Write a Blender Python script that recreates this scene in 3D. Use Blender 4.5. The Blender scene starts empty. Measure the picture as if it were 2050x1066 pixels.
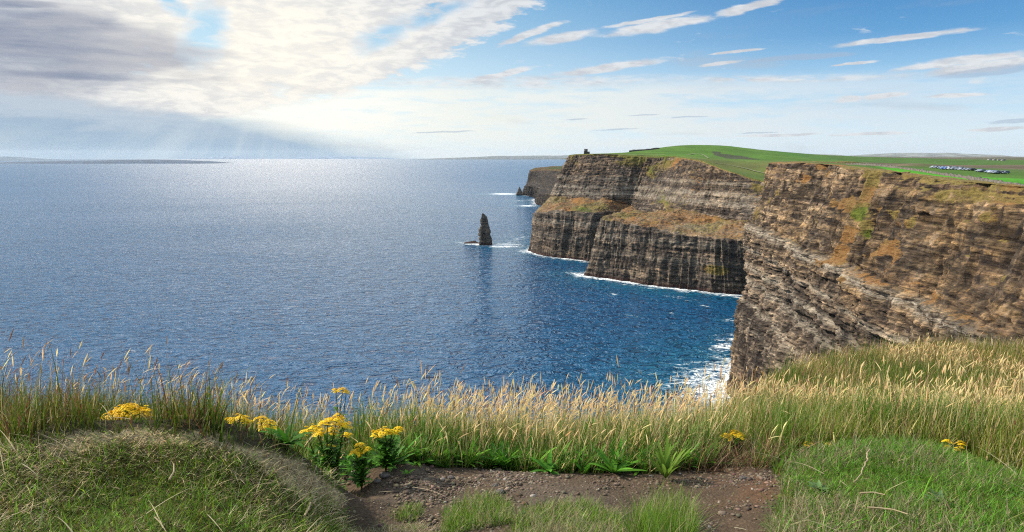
import bpy, math, random
import numpy as np
from mathutils import Vector
R = math.radians
rng = np.random.default_rng(7)
random.seed(7)
scene = bpy.context.scene
COL = scene.collection

# ------------------------------------------------------------------ camera
EYE = 190.0
PITCH = R(9.19)
F = 2050 * 24.0 / 36.0            # focal length in photo pixels
cam = bpy.data.cameras.new('camera')
cam.lens = 24.0; cam.sensor_width = 36.0
cam.clip_start = 0.05; cam.clip_end = 200000.0
co = bpy.data.objects.new('camera', cam); COL.objects.link(co)
co.location = (0, 0, EYE); co.rotation_euler = (R(90) - PITCH, 0, 0)
scene.camera = co
scene.view_settings.view_transform = 'Standard'
scene.view_settings.look = 'None'
scene.view_settings.gamma = 1.0
scene.view_settings.exposure = 0.6
scene.cycles.use_denoising = False
scene.cycles.sample_clamp_direct = 1.4
scene.cycles.max_bounces = 6
scene.cycles.diffuse_bounces = 3
scene.cycles.glossy_bounces = 2
scene.cycles.transmission_bounces = 3
scene.cycles.volume_bounces = 0
scene.cycles.filter_width = 1.15
scene.cycles.sample_clamp_indirect = 2.0

# ------------------------------------------------------------------ sun
SUN_AZ, SUN_EL = -74.0, 38.0      # degrees left of straight ahead, above the horizon
sl = bpy.data.lights.new('sun', 'SUN'); sl.energy = 4.6; sl.angle = R(3.0); sl.color = (1.0, 0.9, 0.76)
so = bpy.data.objects.new('sun', sl); COL.objects.link(so)
sd = Vector((math.sin(R(SUN_AZ)) * math.cos(R(SUN_EL)), math.cos(R(SUN_AZ)) * math.cos(R(SUN_EL)), math.sin(R(SUN_EL))))
so.rotation_euler = sd.to_track_quat('Z', 'Y').to_euler()
so.location = (0, 0, 400)

# ------------------------------------------------------------------ node helper
class NT:
    def __init__(s, nt): s.nt = nt
    def n(s, typ, ins=None, **props):
        nd = s.nt.nodes.new(typ)
        for k, v in props.items(): setattr(nd, k, v)
        if ins:
            for k, v in ins.items():
                sk = nd.inputs[k]
                if isinstance(v, bpy.types.NodeSocket): s.nt.links.new(v, sk)
                else: sk.default_value = v
        return nd
    def math(s, op, a, b=0.0, c=None, clamp=False):
        i = {0: a, 1: b}
        if c is not None: i[2] = c
        return s.n('ShaderNodeMath', i, operation=op, use_clamp=clamp).outputs[0]
    def mix(s, f, a, b, blend='MIX'):
        nd = s.n('ShaderNodeMix', None, data_type='RGBA', blend_type=blend)
        for k, v in ((0, f), (6, a), (7, b)):
            if isinstance(v, bpy.types.NodeSocket): s.nt.links.new(v, nd.inputs[k])
            else: nd.inputs[k].default_value = v if k == 0 else (tuple(v) + (1,))[:4]
        return nd.outputs[2]
    def mr(s, v, a, b, c=0.0, d=1.0, smooth=True):
        return s.n('ShaderNodeMapRange', {0: v, 1: a, 2: b, 3: c, 4: d}, interpolation_type='SMOOTHSTEP' if smooth else 'LINEAR').outputs[0]
    def mapping(s, vec, loc=(0, 0, 0), rot=(0, 0, 0), scale=(1, 1, 1), vt='POINT'):
        return s.n('ShaderNodeMapping', {'Vector': vec, 'Location': loc, 'Rotation': rot, 'Scale': scale}, vector_type=vt).outputs[0]
    def noise(s, vec, scale=1.0, detail=4.0, rough=0.55, dist=0.0, col=False):
        nd = s.n('ShaderNodeTexNoise', {'Vector': vec, 'Scale': scale, 'Detail': detail, 'Roughness': rough, 'Distortion': dist})
        return nd.outputs['Color' if col else 'Fac']
    def ramp(s, f, stops):
        nd = s.n('ShaderNodeValToRGB', {0: f})
        els = nd.color_ramp.elements
        while len(els) < len(stops): els.new(0.5)
        for e, (p, c) in zip(els, stops):
            e.position = p; e.color = tuple(c) + (1,)
        return nd.outputs[0]

def px_dir(px, py):
    u = (px - 1025) / F; v = (533 - py) / F
    cp, sp = math.cos(PITCH), math.sin(PITCH)
    return np.array([u, cp + v * sp, -sp + v * cp])
def azel(px, py):
    d = px_dir(px, py); d = d / np.linalg.norm(d)
    return math.degrees(math.atan2(d[0], d[1])), math.degrees(math.asin(d[2]))
def S(px, py):                      # point on the sea seen at that bearing
    d = px_dir(px, py); return np.array([0, 0, EYE]) + d * (EYE / -d[2])
def P(px, py, y):                   # point at forward distance y
    d = px_dir(px, py); return np.array([0, 0, EYE]) + d * (y / d[1])
def G(px, py, h):                   # point at height h relative to the eye
    d = px_dir(px, py); return d * (h / d[2])

# ------------------------------------------------------------------ sky
def build_sky():
    w = bpy.data.worlds.new('World'); scene.world = w; w.use_nodes = True
    nt = w.node_tree; nt.nodes.clear(); t = NT(nt)
    out = t.n('ShaderNodeOutputWorld')
    sky = t.n('ShaderNodeTexSky', sky_type='NISHITA', sun_disc=False, sun_elevation=R(SUN_EL), sun_rotation=R(SUN_AZ),
              air_density=1.0, dust_density=0.6, ozone_density=2.0)
    g = t.n('ShaderNodeTexCoord').outputs['Generated']
    sep = t.n('ShaderNodeSeparateXYZ', {0: g})
    az = t.math('MULTIPLY', t.math('ARCTAN2', sep.outputs[0], sep.outputs[1]), 57.29578)
    el = t.math('MULTIPLY', t.math('ARCSINE', sep.outputs[2]), 57.29578)
    ae = t.n('ShaderNodeCombineXYZ', {0: az, 1: el, 2: 0.0}).outputs[0]
    # turbulent warp, in degrees
    wn = t.noise(t.mapping(ae, scale=(0.35, 0.9, 1)), 1.0, 5, 0.6, col=True)
    wv = t.n('ShaderNodeVectorMath', {0: wn, 1: (0.5, 0.5, 0.5)}, operation='SUBTRACT').outputs[0]
    wv2 = t.n('ShaderNodeVectorMath', {0: wv, 1: (2.6, 0.9, 0)}, operation='MULTIPLY').outputs[0]
    aw = t.n('ShaderNodeVectorMath', {0: ae, 1: wv2}, operation='ADD').outputs[0]
    wv3 = t.n('ShaderNodeVectorMath', {0: wv, 1: (2.2, 0.34, 0)}, operation='MULTIPLY').outputs[0]
    aw2 = t.n('ShaderNodeVectorMath', {0: ae, 1: wv3}, operation='ADD').outputs[0]
    def blob(cx, cy, rx, ry, rot=0.0, a=1.0, b=0.3, vec=None):
        m = t.mapping(vec or aw, (cx, cy, 0), (0, 0, rot), (rx, ry, 1), 'TEXTURE')
        m = t.n('ShaderNodeVectorMath', {0: m}, operation='LENGTH').outputs['Value']
        return t.mr(m, a, b)
    def pblob(px, py, rx, ry, rotdeg=0, **k):
        a, e = azel(px, py); return blob(a, e, rx * 0.0385, ry * 0.041, R(rotdeg), **k)
    def streak(p0, p1, th, **k):
        a0, e0 = azel(*p0); a1, e1 = azel(*p1)
        L = math.hypot(a1 - a0, e1 - e0)
        k.setdefault('vec', aw2)
        return blob((a0 + a1) / 2, (e0 + e1) / 2, L * 0.66, th * 0.041, math.atan2(e1 - e0, a1 - a0), **k)
    def union(l):
        r = l[0]
        for x in l[1:]: r = t.math('MAXIMUM', r, x)
        return r
    # noises
    fib = t.noise(t.mapping(ae, rot=(0, 0, R(-9)), scale=(0.10, 0.95, 1)), 1.0, 7, 0.62, 0.3)
    fibf = t.noise(t.mapping(ae, rot=(0, 0, R(-6)), scale=(0.5, 2.6, 1)), 1.0, 5, 0.6, 0.2)
    mot = t.noise(t.mapping(ae, rot=(0, 0, R(-20)), scale=(0.34, 1.15, 1)), 1.0, 6, 0.62, 0.5)
    rip = t.noise(t.mapping(ae, rot=(0, 0, R(28)), scale=(0.7, 2.6, 1)), 1.0, 3, 0.55, 0.6)
    mac = t.noise(t.mapping(ae, rot=(0, 0, R(20)), scale=(0.16, 0.34, 1)), 1.0, 5, 0.55, 0.4)
    # base air colour: deepen the clear sky, pale towards the horizon
    k = t.mr(el, 0.0, 12.5, 0.0, 1.0, False)
    right = t.mr(az, -25.0, 32.0)
    clear = t.ramp(k, [(0.0, (0.56, 0.66, 0.74)), (0.12, (0.54, 0.68, 0.78)), (0.4, (0.30, 0.52, 0.72)), (0.7, (0.085, 0.275, 0.53)), (1.0, (0.028, 0.175, 0.43))])
    pale = t.ramp(k, [(0.0, (0.62, 0.72, 0.78)), (0.4, (0.62, 0.74, 0.78)), (1.0, (0.24, 0.48, 0.66))])
    clear = t.mix(right, pale, clear)
    # bright cloud mass
    mass = union([pblob(560, 60, 330, 120, 12, a=1.15, b=0.55), streak((1075, -25), (560, 185), 62, a=1.2, b=0.35),
                  pblob(260, 195, 360, 60, 4, a=1.2, b=0.4), pblob(330, -20, 330, 120, 0, a=1.2, b=0.4),
                  pblob(810, -30, 300, 60, 10, a=1.2, b=0.4), pblob(-150, 60, 420, 190, 0, a=1.2, b=0.5)])
    holes = union([pblob(408, 70, 42, 62, -20, a=1.2, b=0.3), pblob(770, 70, 70, 22, 28, a=1.3, b=0.1),
                   pblob(345, 10, 42, 18, -30, a=1.2, b=0.2), pblob(870, 30, 80, 16, 22, a=1.4, b=0.1)])
    holes = t.math('MULTIPLY', holes, t.mr(mot, 0.30, 0.55))
    ma = t.math('MULTIPLY', t.mr(t.math('ADD', mass, t.math('MULTIPLY', t.math('ADD', t.math('SUBTRACT', mot, 0.5), t.math('MULTIPLY', t.math('SUBTRACT', rip, 0.5), 0.55)), 1.5)), 0.22, 0.62), t.math('SUBTRACT', 1.0, holes))
    # thin veil low over the horizon
    veil = t.math('MULTIPLY', t.mr(el, 6.6, 4.9), t.mr(el, 0.0, 2.6, 0.45, 1.0))
    veil = t.math('MULTIPLY', veil, t.mr(t.math('ADD', fib, t.math('MULTIPLY', fibf, 0.45)), 0.44, 0.80))
    veil = t.math('MULTIPLY', veil, t.mr(az, 37.0, 12.0, 0.55, 1.0))
    top = streak((760, 165), (1340, 158), 13, a=1.3, b=0.2)
    top2 = streak((1330, 160), (1840, 152), 7, a=1.3, b=0.2)
    # separate streaks on the clear side
    st = union([streak((980, 97), (1137, 40), 11), streak((1052, 88), (1205, 62), 13), streak((1190, 72), (1450, 30), 15), streak((1420, 34), (1585, -6), 12),
                streak((1200, 58), (1392, 24), 6), streak((1092, 153), (1345, 118), 12), streak((1672, 93), (1962, 57), 8), streak((1392, 134), (1486, 121), 5),
                streak((1424, 110), (1534, 97), 4), streak((1660, 133), (1758, 121), 4), streak((1770, 142), (2100, 100), 11), streak((1830, 150), (2100, 116), 15),
                streak((930, 164), (1078, 134), 9), streak((720, 130), (850, 105), 10), streak((1672, 203), (1735, 196), 8), streak((1725, 196), (1820, 188), 8), streak((1850, 194), (1985, 188), 6),
                streak((1930, 262), (2080, 254), 5), streak((1450, 274), (1660, 268), 4), streak((1650, 272), (1860, 264), 4)])
    sa = t.mr(t.math('ADD', st, t.math('MULTIPLY', t.math('SUBTRACT', fibf, 0.5), 1.5)), 0.12, 0.90)
    sa = t.math('MULTIPLY', sa, t.mr(st, 0.0, 0.12))
    white = t.math('MAXIMUM', t.math('MAXIMUM', ma, t.math('MULTIPLY', t.math('MAXIMUM', top, top2), t.mr(fibf, 0.3, 0.6))), sa)
    # the rest of the sky, out of frame
    high = t.math('MULTIPLY', t.mr(el, 12.5, 22.0), t.mr(mac, 0.38, 0.56, 0.0, 0.95))
    behind = t.math('MULTIPLY', t.mr(t.math('ABSOLUTE', az), 44.0, 70.0), t.mr(mac, 0.46, 0.62, 0.0, 0.8))
    white = t.math('MAXIMUM', white, t.math('MAXIMUM', high, behind))
    fibs = t.noise(t.mapping(ae, rot=(0, 0, R(-4)), scale=(0.075, 0.46, 1)), 1.0, 4, 0.5, 0.3)
    # grey clouds
    gr = union([streak((-160, 20), (320, 66), 46, a=1.2, b=0.0), streak((-160, 70), (260, 96), 40, a=1.2, b=0.0), streak((100, 100), (420, 126), 24, a=1.2, b=0.0), streak((-120, 140), (350, 156), 18, a=1.2, b=0.1), pblob(60, 90, 330, 110, -4, a=1.3, b=0.0, vec=aw2), 
                streak((-80, 5), (160, 14), 12, a=1.2, b=0.1)])
    ga = t.math('MULTIPLY', t.mr(t.math('ADD', gr, t.math('MULTIPLY', t.math('SUBTRACT', fibs, 0.5), 2.6)), 0.12, 0.95), 0.88)
    lowb = union([pblob(120, 262, 560, 66, -6, a=1.1, b=0.55), pblob(420, 268, 190, 34, -12, a=1.15, b=0.4)])
    edge0, edge1 = azel(505, 232), azel(835, 316)
    nrm = (edge1[1] - edge0[1], -(edge1[0] - edge0[0])); ln = math.hypot(*nrm)
    sd_ = t.math('ADD', t.math('MULTIPLY', az, -nrm[0] / ln), t.math('MULTIPLY', el, -nrm[1] / ln))
    c0 = -(edge0[0] * nrm[0] + edge0[1] * nrm[1]) / ln
    tri = t.math('MULTIPLY', t.mr(t.math('SUBTRACT', sd_, t.math('ADD', t.math('MULTIPLY', t.math('SUBTRACT', fib, 0.5), 1.2), c0)), 0.55, -1.5), t.mr(el, 3.2, 2.5))
    la = t.mr(t.math('ADD', lowb, t.math('MULTIPLY', t.math('SUBTRACT', fib, 0.5), 0.9)), 0.10, 0.95)
    la = t.math('MAXIMUM', la, tri)
    la = t.math('MULTIPLY', la, t.mr(az, -4.0, -9.0))
    # faint shafts of light below the low cloud
    sa0, se0 = azel(560, 60)
    ang = t.math('ARCTAN2', t.math('SUBTRACT', az, sa0), t.math('SUBTRACT', se0, el))
    ray = t.mr(t.noise(t.n('ShaderNodeCombineXYZ', {0: t.math('MULTIPLY', ang, 3.2)}).outputs[0], 1.0, 3, 0.6), 0.42, 0.66)
    gu = union([streak((1480, 124), (1740, 104), 9), streak((1860, 158), (2110, 128), 11), streak((1960, 246), (2110, 238), 6), streak((1130, 240), (1180, 238), 2), streak((1250, 232), (1320, 229), 2),
                streak((1340, 237), (1420, 233), 2), streak((1180, 262), (1290, 258), 2), streak((1470, 268), (1560, 264), 2), streak((820, 268), (960, 262), 3)])
    gu = t.math('MULTIPLY', t.mr(t.math('ADD', gu, t.math('MULTIPLY', t.math('SUBTRACT', fibf, 0.5), 1.0)), 0.3, 0.9), 0.6)
    # colours
    glow = t.mr(t.n('ShaderNodeVectorMath', {0: t.mapping(ae, azel(520, 90) + (0,), (0, 0, 0), (17, 8, 1), 'TEXTURE')}, operation='LENGTH').outputs['Value'], 1.3, 0.1)
    wcol = t.mix(glow, (0.62, 0.64, 0.66), (0.86, 0.81, 0.71))
    wcol = t.mix(t.math('MULTIPLY', t.mr(t.math('ADD', mot, t.math('MULTIPLY', t.math('SUBTRACT', rip, 0.5), 0.5)), 0.64, 0.34, 0.0, 0.85), t.math('SUBTRACT', 1.0, t.math('MULTIPLY', glow, 0.6))), wcol, (0.45, 0.47, 0.51))
    gcol = t.mix(t.mr(t.math('ADD', fibs, t.math('MULTIPLY', fib, .4)), 0.55, 0.85), (0.13, 0.175, 0.28), (0.38, 0.39, 0.43))
    lcol = t.mix(k, (0.22, 0.34, 0.47), (0.32, 0.38, 0.48))
    lcol = t.mix(t.math('MULTIPLY', ray, t.mr(el, 3.0, 0.6, 0.12, 0.42)), lcol, (0.52, 0.59, 0.62))
    lcol = t.mix(t.math('MULTIPLY', t.mr(t.math('ADD', fibs, t.math('MULTIPLY', fibf, .35)), 0.50, 0.85), t.mr(el, 0.6, 2.6, 0.1, 0.6)), lcol, (0.50, 0.55, 0.60))
    vcol = t.mix(t.mr(az, -6.0, 30.0), (0.76, 0.74, 0.67), (0.60, 0.64, 0.68))
    vg = t.mr(t.n('ShaderNodeVectorMath', {0: t.mapping(ae, azel(610, 215) + (0,), (0, 0, 0), (13, 5, 1), 'TEXTURE')}, operation='LENGTH').outputs['Value'], 1.2, 0.1)
    vcol = t.mix(vg, vcol, (0.90, 0.85, 0.75))
    c = t.mix(t.math('MULTIPLY', veil, 0.8), clear, vcol)
    c = t.mix(t.math('MULTIPLY', white, 0.96), c, wcol)
    c = t.mix(gu, c, (0.30, 0.38, 0.50))
    c = t.mix(ga, c, gcol)
    c = t.mix(t.math('MULTIPLY', la, 0.94), c, lcol)
    below = t.mr(el, -0.3, -1.5)
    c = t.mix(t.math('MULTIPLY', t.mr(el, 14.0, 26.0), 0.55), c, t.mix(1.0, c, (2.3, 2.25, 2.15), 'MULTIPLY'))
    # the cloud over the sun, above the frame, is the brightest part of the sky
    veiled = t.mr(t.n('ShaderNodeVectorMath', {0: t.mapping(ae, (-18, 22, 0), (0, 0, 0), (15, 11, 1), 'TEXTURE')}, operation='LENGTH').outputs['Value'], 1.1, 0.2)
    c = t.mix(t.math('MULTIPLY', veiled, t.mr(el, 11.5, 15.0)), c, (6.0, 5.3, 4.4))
    c = t.mix(below, c, (0.20, 0.30, 0.42))
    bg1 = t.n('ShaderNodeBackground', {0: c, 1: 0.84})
    bg2 = t.n('ShaderNodeBackground', {0: sky.outputs[0], 1: 0.10})
    # Nishita air carries the clear sky, the clouds lie over it
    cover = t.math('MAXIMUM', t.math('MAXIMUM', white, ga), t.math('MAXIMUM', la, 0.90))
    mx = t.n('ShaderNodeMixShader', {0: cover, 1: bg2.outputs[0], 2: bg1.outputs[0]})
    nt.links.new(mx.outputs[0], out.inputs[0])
    w.cycles.sampling_method = 'MANUAL'; w.cycles.sample_map_resolution = 1024
build_sky()

# ------------------------------------------------------------------ numpy tools
_tab = np.random.default_rng(3).random(65536).astype(np.float32)
def vnoise(p, seed=0):
    p = np.asarray(p, dtype=np.float64); i = np.floor(p).astype(np.int64); f = p - i
    f = f * f * f * (f * (f * 6 - 15) + 10)
    def h(a, b, c): return _tab[(a * 73856093 ^ b * 19349663 ^ c * 83492791 ^ (seed * 7919 + 13)) & 65535]
    x, y, z = i[..., 0], i[..., 1], i[..., 2]
    r = 0
    for dx in (0, 1):
        wx = f[..., 0] if dx else 1 - f[..., 0]
        for dy in (0, 1):
            wy = f[..., 1] if dy else 1 - f[..., 1]
            for dz in (0, 1):
                wz = f[..., 2] if dz else 1 - f[..., 2]
                r = r + wx * wy * wz * h(x + dx, y + dy, z + dz)
    return r * 2 - 1
def fbm(p, octv=4, seed=0, lac=2.03, gain=0.5, ridge=False):
    p = np.asarray(p, dtype=np.float64); a = 1.0; s = 0; tot = 0
    for o in range(octv):
        n = vnoise(p, seed + o * 17)
        if ridge: n = 1 - 2 * np.abs(n)
        s = s + a * n; tot += a; a *= gain; p = p * lac + 11.3
    return s / tot
def xyz(x, y, z): return np.stack(np.broadcast_arrays(x, y, z), -1).astype(np.float64)
def sstep(x, a, b):
    t = np.clip((x - a) / (b - a), 0, 1); return t * t * (3 - 2 * t)
class TPS:
    def __init__(s, pts, reg=0.0):
        pts = np.asarray(pts, float); s.x = pts[:, :2]; n = len(pts)
        s.sc = np.abs(s.x).max(); s.x = s.x / s.sc
        K = s.U(s.x, s.x) + reg * np.eye(n); Pm = np.c_[np.ones(n), s.x]
        A = np.zeros((n + 3, n + 3)); A[:n, :n] = K; A[:n, n:] = Pm; A[n:, :n] = Pm.T
        s.w = np.linalg.solve(A, np.r_[pts[:, 2], 0, 0, 0])
    def U(s, a, b):
        d2 = ((a[:, None, :] - b[None]) ** 2).sum(-1); return 0.5 * d2 * np.log(d2 + 1e-12)
    def __call__(s, x, y):
        sh = np.shape(x); q = np.stack([np.ravel(x), np.ravel(y)], -1).astype(float) / s.sc; o = np.empty(len(q))
        for i in range(0, len(q), 20000):
            c = q[i:i + 20000]; o[i:i + 20000] = s.U(c, s.x) @ s.w[:-3] + s.w[-3] + c @ s.w[-2:]
        return o.reshape(sh)
def inpoly(x, y, poly):
    poly = np.asarray(poly, float); r = np.zeros(np.shape(x), bool); n = len(poly)
    for i in range(n):
        x0, y0 = poly[i][:2]; x1, y1 = poly[(i + 1) % n][:2]
        if y0 == y1: continue
        c = ((y0 > y) != (y1 > y)) & (x < (x1 - x0) * (y - y0) / (y1 - y0) + x0)
        r ^= c
    return r
def densify(pl, step):
    pl = np.asarray(pl, float); out = []
    for a, b in zip(pl[:-1], pl[1:]):
        k = max(1, int(np.linalg.norm(b - a) / step)); out += [a + (b - a) * i / k for i in range(k)]
    return np.array(out + [pl[-1]])
def mindist(x, y, pts):
    sh = np.shape(x); q = np.stack([np.ravel(x), np.ravel(y)], -1); o = np.empty(len(q))
    for i in range(0, len(q), 8000):
        c = q[i:i + 8000]; o[i:i + 8000] = np.sqrt(((c[:, None] - pts[None, :, :2]) ** 2).sum(-1).min(1))
    return o.reshape(sh)

# ------------------------------------------------------------------ mesh tools
def mesh_obj(name, V, quads=None, tris=None, mats=(), parent=None, smooth=True, attrs=None, midx=None):
    V = np.asarray(V, np.float32).reshape(-1, 3)
    L = []; tot = []
    if quads is not None and len(quads):
        q = np.asarray(quads, np.int32).reshape(-1, 4); L.append(q.ravel()); tot.append(np.full(len(q), 4, np.int32))
    if tris is not None and len(tris):
        q = np.asarray(tris, np.int32).reshape(-1, 3); L.append(q.ravel()); tot.append(np.full(len(q), 3, np.int32))
    L = np.concatenate(L); tot = np.concatenate(tot); st = np.r_[0, np.cumsum(tot)[:-1]].astype(np.int32)
    me = bpy.data.meshes.new(name)
    me.vertices.add(len(V)); me.vertices.foreach_set('co', V.ravel())
    me.loops.add(len(L)); me.loops.foreach_set('vertex_index', L)
    me.polygons.add(len(tot)); me.polygons.foreach_set('loop_start', st); me.polygons.foreach_set('loop_total', tot)
    if smooth: me.polygons.foreach_set('use_smooth', np.ones(len(tot), bool))
    for m in mats if isinstance(mats, (list, tuple)) else [mats]: me.materials.append(m)
    if midx is not None: me.polygons.foreach_set('material_index', np.asarray(midx, np.int32))
    for k, a in (attrs or {}).items():
        a = np.asarray(a, np.float32)
        if a.ndim == 1:
            at = me.attributes.new(k, 'FLOAT', 'POINT'); at.data.foreach_set('value', a)
        else:
            if a.shape[1] == 3: a = np.c_[a, np.ones(len(a), np.float32)]
            at = me.attributes.new(k, 'FLOAT_COLOR', 'POINT'); at.data.foreach_set('color', a.ravel())
    me.update(calc_edges=True)
    o = bpy.data.objects.new(name, me); COL.objects.link(o)
    if parent: o.parent = parent
    return o
def grid_quads(nu, nv, wrap=False):
    u = np.arange(nu if wrap else nu - 1); v = np.arange(nv - 1)
    a, b = np.meshgrid(u, v, indexing='ij'); a2 = (a + 1) % nu
    return np.stack([a * nv + b, a2 * nv + b, a2 * nv + b + 1, a * nv + b + 1], -1).reshape(-1, 4)
def empty(name, loc):
    o = bpy.data.objects.new(name, None); o.location = loc; o.empty_display_size = 0.1; COL.objects.link(o); return o
def tag(o, label=None, cat=None, group=None, kind=None):
    for k, v in (('label', label), ('category', cat), ('group', group), ('kind', kind)):
        if v: o[k] = v
    return o

# ------------------------------------------------------------------ materials
def new_mat(name):
    m = bpy.data.materials.new(name); m.use_nodes = True; m.node_tree.nodes.clear()
    t = NT(m.node_tree); t.out = t.n('ShaderNodeOutputMaterial'); return m, t
def finish(t, col, rough=0.8, bump=None, dist=1.0, strength=1.0, spec=0.3, **kw):
    ins = {'Base Color': col if isinstance(col, bpy.types.NodeSocket) else tuple(col) + (1,), 'Roughness': rough, 'Specular IOR Level': spec}
    if bump is not None:
        ins['Normal'] = t.n('ShaderNodeBump', {'Height': bump, 'Distance': dist, 'Strength': strength}).outputs[0]
    ins.update(kw)
    p = t.n('ShaderNodeBsdfPrincipled', ins); t.nt.links.new(p.outputs[0], t.out.inputs[0]); return p

def mat_cliff(name, tint=1.0, bed=1.0, orange=1.0):
    m, t = new_mat(name)
    pos = t.n('ShaderNodeNewGeometry').outputs['Position']
    wn = t.noise(t.mapping(pos, scale=(0.02, 0.02, 0.03)), 1.0, 4, 0.6, col=True)
    warp = t.n('ShaderNodeVectorMath', {0: t.n('ShaderNodeVectorMath', {0: wn, 1: (0.5, 0.5, 0.5)}, operation='SUBTRACT').outputs[0], 1: (7, 7, 3.5)}, operation='MULTIPLY').outputs[0]
    pw = t.n('ShaderNodeVectorMath', {0: pos, 1: warp}, operation='ADD').outputs[0]
    beds = t.noise(t.mapping(pw, scale=(0.006, 0.006, 0.33)), 1.0, 7, 0.72)
    beds2 = t.noise(t.mapping(pw, scale=(0.03, 0.03, 1.5)), 1.0, 4, 0.65)
    flute = t.noise(t.mapping(pos, scale=(0.16, 0.16, 0.022)), 1.0, 6, 0.65, 0.4)
    patch = t.noise(t.mapping(pos, scale=(0.018, 0.018, 0.026)), 1.0, 5, 0.6, 0.5)
    fine = t.noise(t.mapping(pos, scale=(0.35, 0.35, 0.6)), 1.0, 8, 0.72)
    brown = t.n('ShaderNodeAttribute', attribute_name='brown').outputs['Fac']
    grey = t.ramp(beds, [(0.24, (0.032, 0.027, 0.027)), (0.42, (0.090, 0.073, 0.062)), (0.53, (0.170, 0.138, 0.113)), (0.64, (0.31, 0.27, 0.22)), (0.76, (0.15, 0.12, 0.095))])
    warm = t.ramp(beds, [(0.24, (0.045, 0.031, 0.023)), (0.42, (0.105, 0.070, 0.045)), (0.55, (0.195, 0.132, 0.070)), (0.68, (0.275, 0.192, 0.102))])
    rock = t.mix(brown, grey, warm)
    rock = t.mix(1 - bed, rock, (0.115, 0.088, 0.070))
    rock = t.mix(t.mr(flute, 0.48, 0.70, 0.0, 0.6), rock, (0.26, 0.205, 0.155))
    rock = t.mix(t.mr(flute, 0.50, 0.32, 0.0, 0.62), rock, (0.030, 0.025, 0.026))
    rock = t.mix(t.mr(fine, 0.40, 0.25, 0.0, 0.7), rock, (0.03, 0.026, 0.026))
    rock = t.mix(t.mr(fine, 0.60, 0.80, 0.0, 0.6), rock, (0.38, 0.34, 0.28))
    tn = t.n('ShaderNodeAttribute', attribute_name='tone').outputs['Fac']
    rock = t.mix(1.0, rock, t.ramp(tn, [(0.1, (.36, .34, .33)), (0.5, (1.0, 1.0, 1.0)), (0.9, (1.75, 1.64, 1.48))]), 'MULTIPLY')
    def cells(sc):
        nd = t.n('ShaderNodeTexVoronoi', {'Vector': t.mapping(pv, scale=sc), 'Scale': 1.0, 'Randomness': 0.95})
        return t.n('ShaderNodeSeparateXYZ', {0: nd.outputs['Color']}).outputs[0], nd.outputs['Distance']
    pv = t.n('ShaderNodeVectorMath', {0: pos, 1: t.n('ShaderNodeVectorMath', {0: t.noise(pos, .25, 3, .6, col=True), 1: (2.2, 2.2, 0.5)}, operation='MULTIPLY').outputs[0]}, operation='ADD').outputs[0]
    ca, da = cells((.11, .11, .42)); cb, db = cells((.36, .36, 1.15))
    rock = t.mix(1.0, rock, t.ramp(ca, [(0.0, (.52, .51, .50)), (0.5, (1.0, 1.0, 1.0)), (1.0, (1.42, 1.36, 1.28))]), 'MULTIPLY')
    rock = t.mix(1.0, rock, t.ramp(cb, [(0.0, (.60, .59, .58)), (0.5, (1.0, 1.0, 1.0)), (1.0, (1.38, 1.34, 1.28))]), 'MULTIPLY')
    # pale bands and stains
    pale = t.n('ShaderNodeAttribute', attribute_name='pale').outputs['Fac']
    pm = t.math('MULTIPLY', pale, t.mr(t.math('ADD', beds2, t.math('MULTIPLY', flute, 0.6)), 0.62, 0.88))
    rock = t.mix(pm, rock, (0.45, 0.385, 0.30))
    dark = t.n('ShaderNodeAttribute', attribute_name='dark').outputs['Fac']
    rock = t.mix(dark, rock, (0.024, 0.021, 0.022))
    def crack(sc, w0, w1):
        vr = t.n('ShaderNodeTexVoronoi', {'Vector': t.mapping(pw, scale=sc), 'Scale': 1.0, 'Randomness': 0.9}, feature='DISTANCE_TO_EDGE').outputs['Distance']
        return t.mr(vr, w1, w0)
    ck = t.math('MAXIMUM', t.math('MULTIPLY', crack((.10, .10, .030), .01, .06), t.mr(flute, .60, .40, 0, .8)), t.math('MULTIPLY', crack((.10, .10, .75), .01, .10), t.mr(patch, .60, .40, 0, .6)))
    rock = t.mix(ck, rock, (0.018, 0.015, 0.015))
    # plants on the ledges
    veg = t.n('ShaderNodeAttribute', attribute_name='veg').outputs['Fac']
    green = t.n('ShaderNodeAttribute', attribute_name='green').outputs['Fac']
    vm = t.mr(t.math('ADD', veg, t.math('MULTIPLY', t.math('SUBTRACT', fine, 0.5), 1.1)), 0.36, 0.62)
    oc = t.mix(t.mr(patch, 0.40, 0.62), (0.21 * orange, 0.092 * orange, 0.026), (0.15, 0.095, 0.035))
    oc = t.mix(t.mr(fine, 0.35, 0.65, 0.0, 0.6), oc, (0.33, 0.19, 0.075))
    gc = t.mix(t.mr(fine, 0.3, 0.7), (0.045, 0.070, 0.010), (0.15, 0.17, 0.022))
    gv = t.math('ADD', green, t.math('MULTIPLY', t.math('SUBTRACT', patch, 0.5), 0.8))
    yc = t.mix(t.mr(fine, 0.35, 0.65), (0.11, 0.085, 0.024), (0.24, 0.18, 0.055))
    vc = t.mix(t.mr(gv, 0.52, 0.72), t.mix(t.mr(gv, 0.18, 0.40), oc, yc), gc)
    col = t.mix(vm, rock, vc)
    # dark wet foot just above the sea
    zz = t.n('ShaderNodeSeparateXYZ', {0: pos}).outputs[2]
    col = t.mix(t.mr(zz, 7.0, 2.0, 0.0, 0.85), col, (0.05, 0.022, 0.018))
    if tint != 1.0: col = t.mix(1.0, col, (tint, tint, tint), 'MULTIPLY')
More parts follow.
